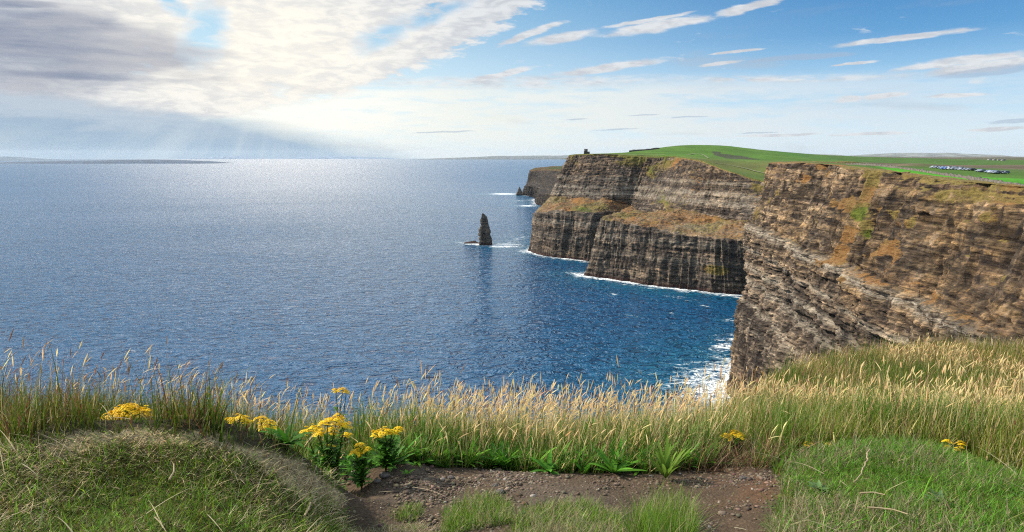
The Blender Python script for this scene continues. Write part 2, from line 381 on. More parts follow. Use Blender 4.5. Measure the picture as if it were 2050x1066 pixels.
    h = t.math('ADD', t.math('MULTIPLY', beds, 1.2), t.math('ADD', t.math('MULTIPLY', fine, 0.9), t.math('ADD', t.math('MULTIPLY', beds2, 0.5), t.math('SUBTRACT', t.math('MULTIPLY', flute, 0.7), t.math('ADD', t.math('MULTIPLY', t.math('SUBTRACT', da, ca), 0.45), t.math('MULTIPLY', t.math('SUBTRACT', db, cb), 0.25))))))
    finish(t, col, 0.9, h, 1.7, 1.0, 0.2)
    return m
def mat_attr(name, rough=0.7, trans=0.0, spec=0.25, noise_amt=0.0, scale=300.0):
    m, t = new_mat(name)
    c = t.n('ShaderNodeAttribute', attribute_name='Col').outputs['Color']
    if noise_amt:
        pos = t.n('ShaderNodeNewGeometry').outputs['Position']
        n = t.noise(pos, scale, 3, 0.6)
        c = t.mix(t.mr(n, 0.3, 0.7, noise_amt, 0.0), c, (0.02, 0.015, 0.01))
    p = t.n('ShaderNodeBsdfPrincipled', {'Base Color': c, 'Roughness': rough, 'Specular IOR Level': spec})
    if trans:
        tr = t.n('ShaderNodeBsdfTranslucent', {'Color': c})
        mx = t.n('ShaderNodeMixShader', {0: trans, 1: p.outputs[0], 2: tr.outputs[0]})
        t.nt.links.new(mx.outputs[0], t.out.inputs[0])
    else: t.nt.links.new(p.outputs[0], t.out.inputs[0])
    return m
def mat_plain(name, c, rough=0.8, var=0.3, scale=5.0, spec=0.25, trans=0.0):
    m, t = new_mat(name)
    pos = t.n('ShaderNodeTexCoord').outputs['Object']
    n = t.noise(pos, scale, 5, 0.6)
    col = t.mix(t.mr(n, 0.3, 0.7), tuple(x * (1 - var) for x in c), tuple(min(1, x * (1 + var)) for x in c))
    p = finish(t, col, rough, n, 0.02, 0.4, spec)
    if trans:
        tr = t.n('ShaderNodeBsdfTranslucent', {'Color': col})
        mx = t.n('ShaderNodeMixShader', {0: trans, 1: p.outputs[0], 2: tr.outputs[0]})
        t.nt.links.new(mx.outputs[0], t.out.inputs[0])
    return m

# ------------------------------------------------------------------ sea
def mat_sea():
    m, t = new_mat('sea_water')
    pos = t.n('ShaderNodeNewGeometry').outputs['Position']
    # crests run across the wind: stretched noises of falling size
    a = R(24)
    w0 = t.noise(t.mapping(pos, rot=(0, 0, a), scale=(0.018, 0.030, 1)), 1.0, 3, 0.5, 0.3)
    w1 = t.noise(t.mapping(pos, rot=(0, 0, a), scale=(0.070, 0.105, 1)), 1.0, 3, 0.55, 0.8)
    w2 = t.noise(t.mapping(pos, rot=(0, 0, R(-6)), scale=(0.24, 0.34, 1)), 1.0, 5, 0.62, 0.6)
    w1r = t.math('SUBTRACT', 1.0, t.math('ABSOLUTE', t.math('MULTIPLY', t.math('SUBTRACT', w1, 0.5), 2.4)))
    slick = t.noise(t.mapping(pos, rot=(0, 0, R(-8)), scale=(0.0011, 0.0032, 1)), 1.0, 4, 0.55, 0.6)
    h = t.math('ADD', t.math('MULTIPLY', w0, 9.0), t.math('ADD', t.math('MULTIPLY', w1r, 4.6), t.math('MULTIPLY', w2, 0.8)))
    off = t.n('ShaderNodeVectorMath', {0: pos}, operation='LENGTH').outputs['Value']      # rougher inshore, flatter open water
    h = t.math('MULTIPLY', h, t.mr(off, 700.0, 5000.0, 1.0, 0.5))
    foam = t.n('ShaderNodeAttribute', attribute_name='foam').outputs['Fac']
    aer = t.n('ShaderNodeAttribute', attribute_name='aerated').outputs['Fac']
    deep = t.mix(t.mr(slick, 0.35, 0.65), (0.0004, 0.014, 0.052), (0.0006, 0.023, 0.076))
    deep = t.mix(t.mr(w1r, 0.50, 0.95, 0.0, 0.8), deep, (0.002, 0.078, 0.185))
    deep = t.mix(t.mr(w2, 0.5, 0.72, 0.0, 0.4), deep, (0.008, 0.085, 0.18))
    fn = t.noise(t.mapping(pos, rot=(0, 0, R(30)), scale=(0.07, 0.13, 1)), 1.0, 8, 0.72, 1.2)
    deep = t.mix(t.math('MULTIPLY', aer, t.mr(fn, 0.35, 0.65, 0.0, 0.85)), deep, (0.012, 0.15, 0.22))
    fm = t.mr(t.math('ADD', foam, t.math('MULTIPLY', t.math('SUBTRACT', fn, 0.5), 3.4)), 0.50, 1.15, 0.0, 0.92)
    # scattered whitecaps
    cap = t.math('MULTIPLY', t.mr(t.noise(t.mapping(pos, rot=(0, 0, a), scale=(0.028, 0.055, 1)), 1.0, 6, 0.6, 0.6), 0.735, 0.80), 0.6)
    fm = t.math('MAXIMUM', fm, cap)
    bump = t.n('ShaderNodeBump', {'Height': h, 'Distance': 1.0, 'Strength': 1.0}).outputs[0]
    wat = t.n('ShaderNodeBsdfPrincipled', {'Base Color': deep, 'Roughness': t.math('ADD', t.mr(slick, 0.3, 0.7, 0.09, 0.17), t.mr(off, 700.0, 6000.0, 0.0, 0.14)), 'IOR': 1.333, 'Specular IOR Level': t.mr(slick, 0.3, 0.7, 0.26, 0.44), 'Normal': bump})
    fo = t.n('ShaderNodeBsdfPrincipled', {'Base Color': (0.80, 0.84, 0.86, 1), 'Roughness': 0.9, 'Normal': bump})
    mx = t.n('ShaderNodeMixShader', {0: fm, 1: wat.outputs[0], 2: fo.outputs[0]})
    t.nt.links.new(mx.outputs[0], t.out.inputs[0])
    return m

# coast points used by cliffs and foam
NOSE_BASE = S(1466, 775)
def build_sea(foam_lines, foam_ell):
    th = R(90) - np.radians(np.r_[np.arange(-180, -44, 4.0), np.arange(-44, 46, 0.2), np.arange(46, 180.1, 4.0)])
    r = np.r_[np.array([1.0, 60, 100]), np.exp(np.arange(math.log(130), math.log(4200), 0.007)), np.exp(np.linspace(math.log(4300), math.log(44000), 26))]
    TH, RR = np.meshgrid(th, r, indexing='ij')
    X = RR * np.cos(TH); Y = RR * np.sin(TH)
    foam = np.zeros(X.shape); aer = np.zeros(X.shape)
    m = (RR > 120) & (RR < 4300) & (X > -400)
    xs, ys = X[m], Y[m]
    f = np.zeros(len(xs)); ae = np.zeros(len(xs))
    for pl, wd, amt in foam_lines:
        d = mindist(xs, ys, densify(np.asarray(pl)[:, :2], 4.0))
        wv = wd * (0.75 + 0.6 * fbm(xyz(xs * 0.012, ys * 0.012, 0), 3, 5))
        f = np.maximum(f, amt * np.exp(-(d / np.maximum(wv, 2)) ** 1.3)); ae = np.maximum(ae, 0.9 * amt * np.exp(-(d / (wd * 1.7)) ** 1.5))
    for (cx, cy), (ux, uy), rx, ry, amt in foam_ell:
        l = math.hypot(ux, uy); ux, uy = ux / l, uy / l
        a = ((xs - cx) * ux + (ys - cy) * uy) / rx; b = (-(xs - cx) * uy + (ys - cy) * ux) / ry
        q = np.exp(-(a * a + b * b) ** 1.2); f = np.maximum(f, amt * q); ae = np.maximum(ae, 0.8 * amt * np.exp(-(a * a + b * b) * 0.4))
    foam[m] = f; aer[m] = ae
    o = mesh_obj('sea', np.stack([X, Y, np.zeros_like(X)], -1), grid_quads(len(th), len(r), False)[:, ::-1], mats=mat_sea(),
                 attrs={'foam': foam.ravel(), 'aerated': aer.ravel()})
    tag(o, 'blue rippled ocean reaching to the horizon', kind='structure')

# ------------------------------------------------------------------ cliffs
def curtain(name, cols, mat, step, label, strata=1.6, flute=3.2, but=5.0, ledge_rows=(), top_fix=None, seed=0, pale_z=(), green_fn=None, veg_fn=None, dark_fn=None, inland=True, dip=0.0, mod=None, brown_fn=None, shape_fn=None, ledge=1.4, block=1.5):
    """cols[i][j]: control points, i along the coast (left hand = sea), j from the foot to the rim."""
    C = np.array(cols, float); n, k = C.shape[:2]
    # along the coast
    mid = C.mean(1); s = np.r_[0, np.cumsum(np.linalg.norm(np.diff(mid[:, :2], axis=0), axis=1))]
    nu = int(s[-1] / step) + 1; su = np.linspace(0, s[-1], nu)
    idx = np.clip(np.searchsorted(s, su, 'right') - 1, 0, n - 2); tt = (su - s[idx]) / (s[idx + 1] - s[idx])
    # monotone-ish catmull-rom
    Cm = np.concatenate([C[:1], C, C[-1:]], 0)
    def cr(a, b, c, d, t):
        t = t[:, None, None]
        return b + 0.5 * t * (c - a) * 0.7 + t * t * (3 * (c - b) - 0.35 * (2 * (c - a) + (d - b))) + t ** 3 * (2 * (b - c) + 0.35 * ((c - a) + (d - b)))
    Q = cr(Cm[idx], Cm[idx + 1], Cm[idx + 2], Cm[idx + 3], tt)
    # up the face
    seg = np.linalg.norm(np.diff(Q, axis=1), axis=2).mean(0)
    rows = []; rowpos = []
    for j in range(k - 1):
        m = max(2, int(seg[j] / step)); f = np.arange(m) / m
        rows.append(Q[:, j:j + 1] * (1 - f)[None, :, None] + Q[:, j + 1:j + 2] * f[None, :, None]); rowpos += list(j + f)
    rows.append(Q[:, -1:]); rowpos.append(k - 1); V = np.concatenate(rows, 1); rowpos = np.array(rowpos)
    nv = V.shape[1]
    # smooth the corners of the profile slightly
    for _ in range(3): V[:, 1:-1] = 0.5 * V[:, 1:-1] + 0.25 * (V[:, :-2] + V[:, 2:])
    du = np.gradient(V, axis=0); dv = np.gradient(V, axis=1)
    N = np.cross(du, dv); N /= np.linalg.norm(N, axis=2, keepdims=True) + 1e-9
    slope = np.abs(N[..., 2])
    Hn = N.copy(); Hn[..., 2] *= 0.3; Hn /= np.linalg.norm(Hn, axis=2, keepdims=True) + 1e-9
    x, y, z = V[..., 0], V[..., 1], V[..., 2]; U = np.broadcast_to(su[:, None], x.shape)
    zb = z + dip * U + 1.1 * fbm(xyz(x * 0.012, y * 0.012, z * 0.02), 3, seed + 1)
    # bedding: hard and soft layers
    lay = np.zeros_like(zb); jt = np.zeros_like(zb); tone = np.zeros_like(zb)
    for th, am, sd_ in ((9.0, 1.0, 1), (3.6, 0.7, 2), (1.7, 0.42, 3), (0.9, 0.22, 4)):
        q = zb / th; i = np.floor(q); f = q - i
        e = np.minimum(f, 1 - f); e = sstep(e, 0.0, 0.12)
        key = xyz(i * 7.31 + sd_ * 50, U * 0.02 / th * 3.6, 0 * i)
        lh = vnoise(key + 0.37, seed + sd_); lay += 0.95 * am * (lh * 0.8 + 0.25) * e; tone = tone + .75 * am * lh - .5 * am * (1 - e)
        jn = np.floor((U + 37.7 * vnoise(xyz(i * 3.1 + .5, 0 * U + sd_, 0 * U), seed + 61) * th + 0.5 * vnoise(xyz(U * .2, z * .2, 0 * U), seed)) / (th * 1.7))
        hb = vnoise(xyz(i * 5.7 + .31, jn * 3.3 + .17, 0 * U + sd_ * 9), seed + 63)
        jt = jt + {1: .25, 2: .55, 3: .5, 4: .3}[sd_] * hb; tone = tone + {1: .4, 2: .7, 3: .6, 4: .4}[sd_] * hb
    cv = fbm(xyz(U / 13.0, z / 75.0, x * 0 + seed), 4, seed + 7, ridge=True)
    cv2 = fbm(xyz(U / 4.2, z / 26.0, x * 0 + seed + 3), 3, seed + 9, ridge=True)
    bt = fbm(xyz(U / 58.0, z / 120.0, x * 0 + seed), 3, seed + 11)
    rough = fbm(xyz(x * 0.11, y * 0.11, z * 0.16), 5, seed + 13, gain=0.58)
    blk = xyz(U / 5.2, np.floor(zb / 3.4) * 1.7, 0 * U); blocks = vnoise(np.floor(blk) + 0.01, seed + 21)
    steep = 1 - sstep(slope, 0.35, 0.75)
    fade = np.ones(nv)
    if inland: fade = 1 - sstep(rowpos, k - 2.6, k - 1.25) * 0.75
    sk = fk = np.ones((1, nv))
    if mod: sk, fk = (np.interp(rowpos, *m_)[None] for m_ in mod)
    d = (strata * sk * lay + flute * fk * (cv - 0.1) + flute * fk * 0.40 * cv2 + but * bt + 1.1 * rough + block * sk * jt) * (0.25 + 0.75 * steep) * fade[None]
    d += (1 - steep) * rough * 1.6 * fade[None]
    d = d - d.mean(0, keepdims=True) * .9
    if shape_fn: d = d + shape_fn(V, U, rowpos) * fade[None]
    W = V + Hn * d[..., None]
    W[..., 2] += (1 - steep) * (1 - sstep(rowpos, k - 3.3, k - 2.9)[None]) * ledge * fbm(xyz(x * 0.045, y * 0.045, 0), 5, seed + 31, gain=.6)
    W[:, 0, 2] = -6.0
    if top_fix is not None:        # the rows past the rim follow the land
        top_fix(W, rowpos, k)
    x, y, z = W[..., 0], W[..., 1], W[..., 2]
    du = np.gradient(W, axis=0); dv = np.gradient(W, axis=1); N2 = np.cross(du, dv); N2 /= np.linalg.norm(N2, axis=2, keepdims=True) + 1e-9
    nz = np.abs(N2[..., 2])
    big = fbm(xyz(x * 0.02, y * 0.02, z * 0.03), 4, seed + 41)
    veg = sstep(slope * 0.75 + nz * 0.35 + 0.25 * big, 0.45, 0.80)
    green = 0.25 + 0.4 * big
    green = np.maximum(green, sstep(rowpos, k - 2.3, k - 1.6)[None] * 1.0 + 0 * z)
    veg = np.maximum(veg, sstep(rowpos, k - 2.05, k - 1.75)[None] + 0 * z)
    pale = np.zeros_like(z)
    for z0, w_, am in pale_z: pale = np.maximum(pale, am * np.exp(-((zb - z0) / w_) ** 2))
    dark = np.zeros_like(z)
    if green_fn: green = green_fn(W, rowpos, U, green)
    if veg_fn: veg = veg_fn(W, rowpos, U, veg)
    if dark_fn: dark = dark_fn(W, rowpos, U, dark)
    brown = np.clip(.35 + .7 * big, 0, 1)
    if brown_fn: brown = np.clip(brown_fn(W, rowpos, U, brown), 0, 1)
    o = mesh_obj(name, W.reshape(-1, 3), grid_quads(nu, nv), mats=mat, attrs={'veg': veg.ravel(), 'green': green.ravel(), 'pale': pale.ravel(), 'dark': dark.ravel(), 'brown': brown.ravel(), 'tone': np.clip(.5 + .5 * tone, 0, 1).ravel()})
    tag(o, label, kind='structure')
    return W, rowpos

V3 = lambda x, y, z: np.array([x, y, z], float)
# near headland on the right: its wall runs straight towards the viewer's side of the bay
def a_rim(y): return 172 + 0.136 * (y - 226)
A_RIM_Z = [(60, 183), (120, 181), (233, 179), (284, 180), (332, 181.6), (370, 182.5), (456, 184.5), (595, 184.5)]
def a_rim_z(y): return float(np.interp(y, [q[0] for q in A_RIM_Z], [q[1] for q in A_RIM_Z]))
A_COLS = []
NOSE = [V3(NOSE_BASE[0], NOSE_BASE[1], -6), P(1487, 735, 549), P(1484, 690, 550), P(1492, 640, 552), P(1510, 575, 557), P(1504, 520, 560), P(1501, 482, 561), P(1508, 448, 563), P(1530, 398, 580), P(1537, 352, 592), P(1543, 326, 598)]
NOSE = [V3(*NOSE_BASE[:2], -6)] + NOSE[1:]
HZ = [q[2] for q in NOSE]
def a_col(y, jit=0.0):
    xr = a_rim(y); zr = a_rim_z(y)
    # slope and offsets of the wall below the rim, shrinking towards the viewer
    k = np.interp(y, [60, 226, 520], [0.75, 0.95, 1.0])
    offs = [-37, -34, -34, -32, -27, -25, -24, -21, -12, -4, 0]
    zs = [-6, 14, 34, 58, 84, 107, 121, 134, 155, 174, zr]
    return [V3(xr + o * k + jit * (1 - i / 10), y, zz) for i, (o, zz) in enumerate(zip(offs, zs))]
def inl(p, dx, dy, dz): return V3(p[0] + dx, p[1] + dy, p[2] + dz)
back2 = [V3(460, 900, z) for z in HZ]; back2 = [V3(430 + i * 1.5, 830 + 0 * i, z) for i, z in enumerate(HZ)]
back1 = [V3(p[0] + 95 - i * 2, p[1] + 105 - i * 2, p[2]) for i, p in enumerate(NOSE)]
back0 = [V3(p[0] + 36 - i, p[1] + 42 - i, p[2]) for i, p in enumerate(NOSE)]
A_list = [back2, back1, back0, NOSE] + [a_col(y) for y in (535, 490, 430, 370, 310, 260, 210, 160, 110, 70)]
A_in = [(25, 25), (25, -5), (25, -18), (18, -26)] + [(26, -3)] * 10
A_COLS = [c + [inl(c[-1], dx * 0.3, dy * 0.3, 0), inl(c[-1], dx, dy, -2)] for c, (dx, dy) in zip(A_list, A_in)]

# far headland with the tower: lower buttresses, a sloping ledge, an upper wall
def bcol(base, lip, back, rim, dx, dy):
    base = V3(base[0], base[1], -6)
    lo = base * 0.6 + lip * 0.4; lo2 = base * 0.22 + lip * 0.78
    up = back * 0.6 + rim * 0.4 ; up2 = back * 0.25 + rim * 0.75
    return [base, lo, lo2, lip, back, up, up2, rim, inl(rim, dx * 0.3, dy * 0.3, 0), inl(rim, dx, dy, -2)]
B_COLS = [
    bcol(V3(150, 1620, 0), V3(165, 1600, 80), V3(195, 1590, 110), V3(240, 1570, 186), 30, -30),
    bcol(V3(62, 1500, 0), V3(78, 1480, 80), V3(110, 1470, 112), V3(140, 1450, 186), 34, -20),
    bcol(S(1058, 503), P(1069, 430, 1355), P(1107, 393, 1372), P(1139, 311, 1395), 34, 10),
    bcol(S(1092, 512), P(1098, 424, 1305), P(1128, 396, 1350), P(1156, 309.5, 1375), 14, 36),
    bcol(S(1135, 518), P(1140, 422, 1262), P(1165, 398, 1310), P(1190, 309.5, 1350), 8, 36),
    bcol(S(1177, 523.5), P(1194, 424, 1228), P(1212, 402, 1285), P(1232, 310, 1335), 4, 36),
    bcol(V3(205, 1250, 0), P(1236, 428, 1262), P(1256, 410, 1290), P(1285, 313, 1315), 4, 36),
    bcol(V3(188, 1190, 0), P(1236, 431, 1205), P(1272, 422, 1264), P(1318, 314, 1300), 8, 36),
    bcol(S(1172, 551), P(1204, 436, 1080), P(1300, 427, 1215), P(1345, 313, 1270), 20, 32),
    bcol(S(1230, 560), P(1245, 445, 1045), P(1318, 425, 1165), P(1368, 317, 1195), 24, 28),
    bcol(S(1300, 570.5), P(1303, 455, 1004), P(1358, 424, 1105), P(1400, 321, 1150), 26, 26),
    bcol(S(1370, 580), P(1380, 471, 968), P(1405, 433, 1072), P(1430, 333, 1100), 26, 26),
    bcol(S(1440, 587), P(1440, 477, 935), P(1450, 441, 1025), P(1468, 345, 1045), 26, 26),
    bcol(S(1500, 591), P(1499, 481, 908), P(1500, 447, 975), P(1535, 364, 1005), 26, 26),
    bcol(V3(372, 885, 0), V3(382, 892, 77), V3(400, 925, 98), V3(425, 955, 155), 26, 26),
    bcol(V3(440, 850, 0), V3(446, 855, 80), V3(455, 870, 110), V3(470, 890, 165), 10, 26)]

# land surface behind the rims
LAND = [tuple(c[7]) for c in B_COLS] + [tuple(c[10]) for c in A_COLS[1:]]
def L(px, py, y): LAND.append(tuple(P(px, py, y)))
for q in ((1385, 291, 1650), (1340, 295, 1600), (1300, 301, 1560), (1265, 304, 1500), (1460, 293, 1700), (1490, 300, 1650), (1535, 302, 1800), (1580, 307, 1900),
          (1174, 308.5, 1378), (1230, 307.5, 1420), (1415, 308, 1420), (1450, 316, 1330), (1500, 333, 1150), (1400, 316, 1250), (1535, 350, 1080), (1340, 309, 1350), (1560, 335, 1100),
          (1860, 338, 850), (1950, 343, 850), (2014, 349, 850), (2060, 352, 850), (1905, 331, 1050), (1990, 332, 1150), (2000, 323, 2200), (1900, 351, 335), (2050, 359, 305), (1740, 332, 600), (1650, 325, 700), (2050, 330, 1300), (1700, 322, 1500), (2050, 321, 3000), (1700, 316, 3000), (1620, 312, 2600),
          (1800, 330, 900), (1600, 320, 900), (2300, 330, 900), (2300, 345, 400), (2300, 318, 3500)): L(*q)
LAND += [(400, 2300, 178), (200, 2300, 160), (900, 6000, 168), (3500, 6500, 168), (6500, 6500, 168), (6500, 3000, 168), (3000, 0, 172), (400, 60, 184), (300, -100, 188), (1600, 400, 172), (2500, 3800, 170)]
land = TPS(LAND, 1e-6)
LROWS = {}
def fix_top(W, rowpos, k):
    j1 = np.where(rowpos >= k - 3 + 0.0)[0][0]
    top = W[:, j1:]; t = (rowpos[j1:] - (k - 3))           # 0 at the rim, 1 lip, 2 buried
    h = land(top[..., 0], top[..., 1])
    nz = 0.5 * fbm(xyz(top[..., 0] * 0.08, top[..., 1] * 0.08, 0), 3, 77)
    off = np.interp(t, [0, 0.25, 1.0, 2.0], [0.0, 0.3, 0.35, -4.0])
    newz = h + off[None] + nz * np.interp(t, [0, 1, 2], [1, .6, 0])[None]
    # ease the shift into the rows just under the rim
    dz = newz[:, :1] - W[:, j1:j1 + 1, 2]
    jb = np.where(rowpos >= k - 4)[0][0]
    ff = np.linspace(0, 1, j1 - jb + 1)[:-1] ** 1.5
    W[:, jb:j1, 2] += dz * ff[None]
    W[:, j1:, 2] = newz

mc_a = mat_cliff('near_cliff_rock', 0.92, orange=1.0)
mc_b = mat_cliff('far_cliff_rock', 0.92, 0.72, orange=1.05)
def a_veg(W, rp, U, v):
    x, y, z = W[..., 0], W[..., 1], W[..., 2]
    b = fbm(xyz(x * 0.03, y * 0.03, z * 0.05), 4, 91)
    # a rusty apron under the rim and on the bench of the nose
    v = v * 0.75
    v = np.maximum(v, 0.85 * sstep(y, 480, 560) * np.exp(-((z - 143) / 13.0) ** 2) * (0.75 + 0.5 * b))
    v = np.maximum(v, 0.7 * np.exp(-((z - 173) / 7.0) ** 2) * sstep(b, -0.25, 0.3) * sstep(y, 420, 300))
    b2 = fbm(xyz(x * 0.09, y * 0.09, z * 0.16), 4, 92)
    v = np.maximum(v, 0.72 * sstep(b + .7 * b2, 0.10, 0.46) * sstep(z, 112, 140))
    v = np.maximum(v, 0.66 * sstep(b + .5 * b2, 0.18, 0.5) * sstep(z, 75, 50) * sstep(z, 20, 35))
    v = np.maximum(v, np.exp(-(((y - 354) / 11) ** 2 + ((z - 160) / 5) ** 2)) + .8 * np.exp(-(((y - 340) / 8) ** 2 + ((z - 151) / 4) ** 2)))
    v = np.maximum(v, sstep(rp, 9.8, 10.2)[None] + 0 * z)
    return v
def a_green(W, rp, U, g):
    x, y, z = W[..., 0], W[..., 1], W[..., 2]
    b = fbm(xyz(x * 0.03, y * 0.03, z * 0.05), 3, 95)
    g = 0.22 + 0.35 * b
    g = np.minimum(g, .45); g = np.maximum(g, 0.40 * sstep(rp, 8.6, 9.2)[None] * sstep(y, 460, 340))
    px_ = np.exp(-(((y - 354) / 11) ** 2 + ((z - 160) / 5) ** 2)) + .8 * np.exp(-(((y - 340) / 8) ** 2 + ((z - 151) / 4) ** 2))
    return np.maximum(g, np.maximum(px_, 0.42 * sstep(rp, 10.3, 10.9)[None] + 0 * z))
def a_shape(V, U, rp):
    y, z = V[..., 1], V[..., 2]; n = 6 * fbm(xyz(y * .02, z * .03, 0 * z), 3, 97)
    g = 0
    for y0, w, am in ((338, 7, -7.0), (322, 9, 3.5), (452, 8, -6.0), (500, 9, -5.0), (262, 8, -5.0), (395, 12, 4.0), (290, 10, 3.5), (476, 9, 4)): g = g + am * np.exp(-((y + n - y0) / w) ** 2)
    top = sstep(z, 132, 138)
    return g * (.45 + .55 * np.where(z > 60, 1, .4)) + 3.2 * sstep(z, 136.5, 133) * sstep(z, 104, 128) - 2.2 * sstep(z, 100, 97) * sstep(z, 78, 92) + 2.6 * sstep(z, 78, 74) * sstep(z, 50, 70) + top * 2.6 * fbm(xyz(y * .05 + z * .03, z * .05 - y * .02, 0 * z), 4, 98)
def a_brown(W, rp, U, b):
    z = W[..., 2]; return b * .6 + .10 + .55 * sstep(z, 112, 140) + .35 * sstep(z, 60, 30)
def a_dark(W, rp, U, d):
    x, y, z = W[..., 0], W[..., 1], W[..., 2]
    n = fbm(xyz(x * 0.05, y * 0.05, z * 0.02), 4, 99)
    return 0.45 * sstep(n, 0.05, 0.5) * sstep(z, 30, 60)
curtain('cliff', A_COLS, mc_a, 0.64, 'near banded cliff wall on the right with pale slanting ledges', 1.7, 2.3, 3.5, top_fix=fix_top, seed=1, mod=(([0, 2.5, 4, 6.9, 7.5, 12], [.8, .9, 1.5, 1.5, .6, .6]), ([0, 3, 4, 6.9, 7.5, 12], [1.2, 1.1, .7, .7, 1.5, 1.3])),
        pale_z=((132, 2.2, 1.0), (117, 1.6, .8), (104, 2.2, .85), (92, 2.6, .8), (77, 1.8, .55), (64, 2, .35)), veg_fn=a_veg, green_fn=a_green, dark_fn=a_dark, shape_fn=a_shape, brown_fn=a_brown)
def b_veg(W, rp, U, v):
    x, y, z = W[..., 0], W[..., 1], W[..., 2]
    b = fbm(xyz(x * 0.03, y * 0.03, z * 0.05), 4, 191)
    led = sstep(rp, 2.95, 3.2) * (1 - sstep(rp, 3.95, 4.3))
    v = np.maximum(v * 0.5, led[None] * (0.44 + 0.75 * b + .5 * fbm(xyz(x * .12, y * .12, z * .1), 3, 193)))
    v = np.maximum(v, 0.75 * sstep(rp, 5.2, 6.8)[None] * sstep(b + 0.5 * sstep(y, 1150, 1300), 0.15, 0.5))
    v = np.maximum(v, np.exp(-(((x - 284) / 17) ** 2 + ((z - 33) / 8) ** 2)) * 1.0)
    gully = np.exp(-((x - 262 + 14 * b) / 9) ** 2) * sstep(rp, 3.6, 4.4)[None]
    v = np.maximum(v, gully * (.5 + .6 * b))
    return np.maximum(v, sstep(rp, 6.75, 7.05)[None] + 0 * z)
def b_green(W, rp, U, g):
    x, y, z = W[..., 0], W[..., 1], W[..., 2]
    b = fbm(xyz(x * 0.02, y * 0.02, z * 0.03), 4, 195)
    led = sstep(rp, 2.95, 3.2) * (1 - sstep(rp, 3.95, 4.3))
    g = 0.22 + 0.55 * b
    g = np.maximum(g, 0.75 * np.exp(-(((x - 132) / 26) ** 2 + ((z - 92) / 8) ** 2)))
    g = np.maximum(g, 0.6 * np.exp(-((x - 262) / 20) ** 2) * sstep(rp, 3.6, 4.4)[None])
    g = np.maximum(g, 0.6 * sstep(rp, 5.4, 6.6)[None] * sstep(y, 1180, 1300))
    return np.maximum(g, sstep(rp, 6.8, 7.1)[None] + 0 * z)
def b_dark(W, rp, U, d):
    x, y, z = W[..., 0], W[..., 1], W[..., 2]
    n = fbm(xyz(x * 0.03, y * 0.03, z * 0.02), 4, 199)
    return 0.5 * sstep(n, 0.0, 0.45) + 0.12
def b_brown(W, rp, U, b):
    return b * np.interp(rp, [2.6, 3.6], [.65, 1.0])[None] + .30 * sstep(rp, 4.5, 6.5)[None]
WB, _ = curtain('cliff', B_COLS, mc_b, 1.35, 'tall dark cliff headland with rusty ledges below the small tower', 1.7, 2.7, 6.0, top_fix=fix_top, seed=5, ledge=8.0, mod=(([0, 2.6, 3.4, 9], [.55, .55, 1.1, 1.1]), ([0, 2.6, 3.4, 5, 9], [2.0, 1.7, .7, 1.1, .8])), brown_fn=b_brown,
        pale_z=((84, 4, .35), (66, 5, .45), (118, 5, .75), (130, 5, .7), (147, 3, .55), (40, 5, .3)), veg_fn=b_veg, green_fn=b_green, dark_fn=b_dark)

# farthest headland
def ccol(base, lip, back, rim, dx, dy):
    base = V3(base[0], base[1], -6)
    return [base, base * .5 + lip * .5, lip, back, back * .5 + rim * .5, rim, inl(rim, dx * .2, dy * .2, 1), inl(rim, dx, dy, 0)]
C_COLS = [
    ccol(V3(150, 4100, 0), V3(160, 4080, 50), V3(190, 4060, 60), V3(230, 4020, 128), 260, 0),
    ccol(V3(60, 3520, 0), V3(72, 3500, 40), V3(92, 3480, 55), V3(110, 3460, 128), 260, 0),
    ccol(S(1046, 391), P(1051, 374, 3280), P(1056, 366, 3290), P(1062, 341.5, 3300), 260, 60),
    ccol(S(1060, 393), P(1064, 372, 3140), P(1070, 364, 3200), P(1080, 340.5, 3230), 260, 60),
    ccol(S(1071, 399), P(1078, 378, 2900), P(1084, 372, 2960), P(1096, 340, 3000), 260, 60),
    ccol(S(1073, 409), P(1082, 386, 2690), P(1094, 380, 2740), P(1112, 340, 2800), 260, 60),
    ccol(V3(170, 2480, 0), V3(180, 2480, 50), V3(210, 2490, 60), V3(260, 2500, 130), 260, 60),
    ccol(V3(330, 2350, 0), V3(340, 2350, 60), V3(370, 2360, 70), V3(420, 2370, 140), 160, 60)]
mc_c = mat_cliff('distant_cliff_rock', 0.42, orange=0.8)
def c_dark(W, rp, U, d): return d + 0.55
def c_veg(W, rp, U, v): return np.maximum(v * 0.2, sstep(rp, 4.6, 5.2)[None] + 0 * W[..., 2])
curtain('cliff', C_COLS, mc_c, 3.0, 'farthest flat-topped cliff headland showing behind the tower headland', 2.2, 4.0, 8.0, seed=9, dark_fn=c_dark, veg_fn=c_veg, inland=True)

# ------------------------------------------------------------------ plateau
RIM = np.array([c[7][:2] for c in B_COLS[1:]] + [c[10][:2] for c in A_COLS])
LANDPOLY = np.concatenate([RIM, [[120, 20], [80, -30], [60, -400], [9000, -400], [9000, 8000], [500, 8000], [330, 2600], [300, 1700]]])
def on_land(px, py):
    d = px_dir(px, py); t = np.exp(np.linspace(math.log(200), math.log(9000), 6000))
    pts = np.array([0, 0, EYE]) + d[None] * t[:, None]
    h = land(pts[:, 0], pts[:, 1]); i = np.where((pts[:, 2] < h) & inpoly(pts[:, 0], pts[:, 1], LANDPOLY))[0]
    p = pts[i[0]] if len(i) else pts[-1]
    return V3(p[0], p[1], float(land(p[0], p[1])))

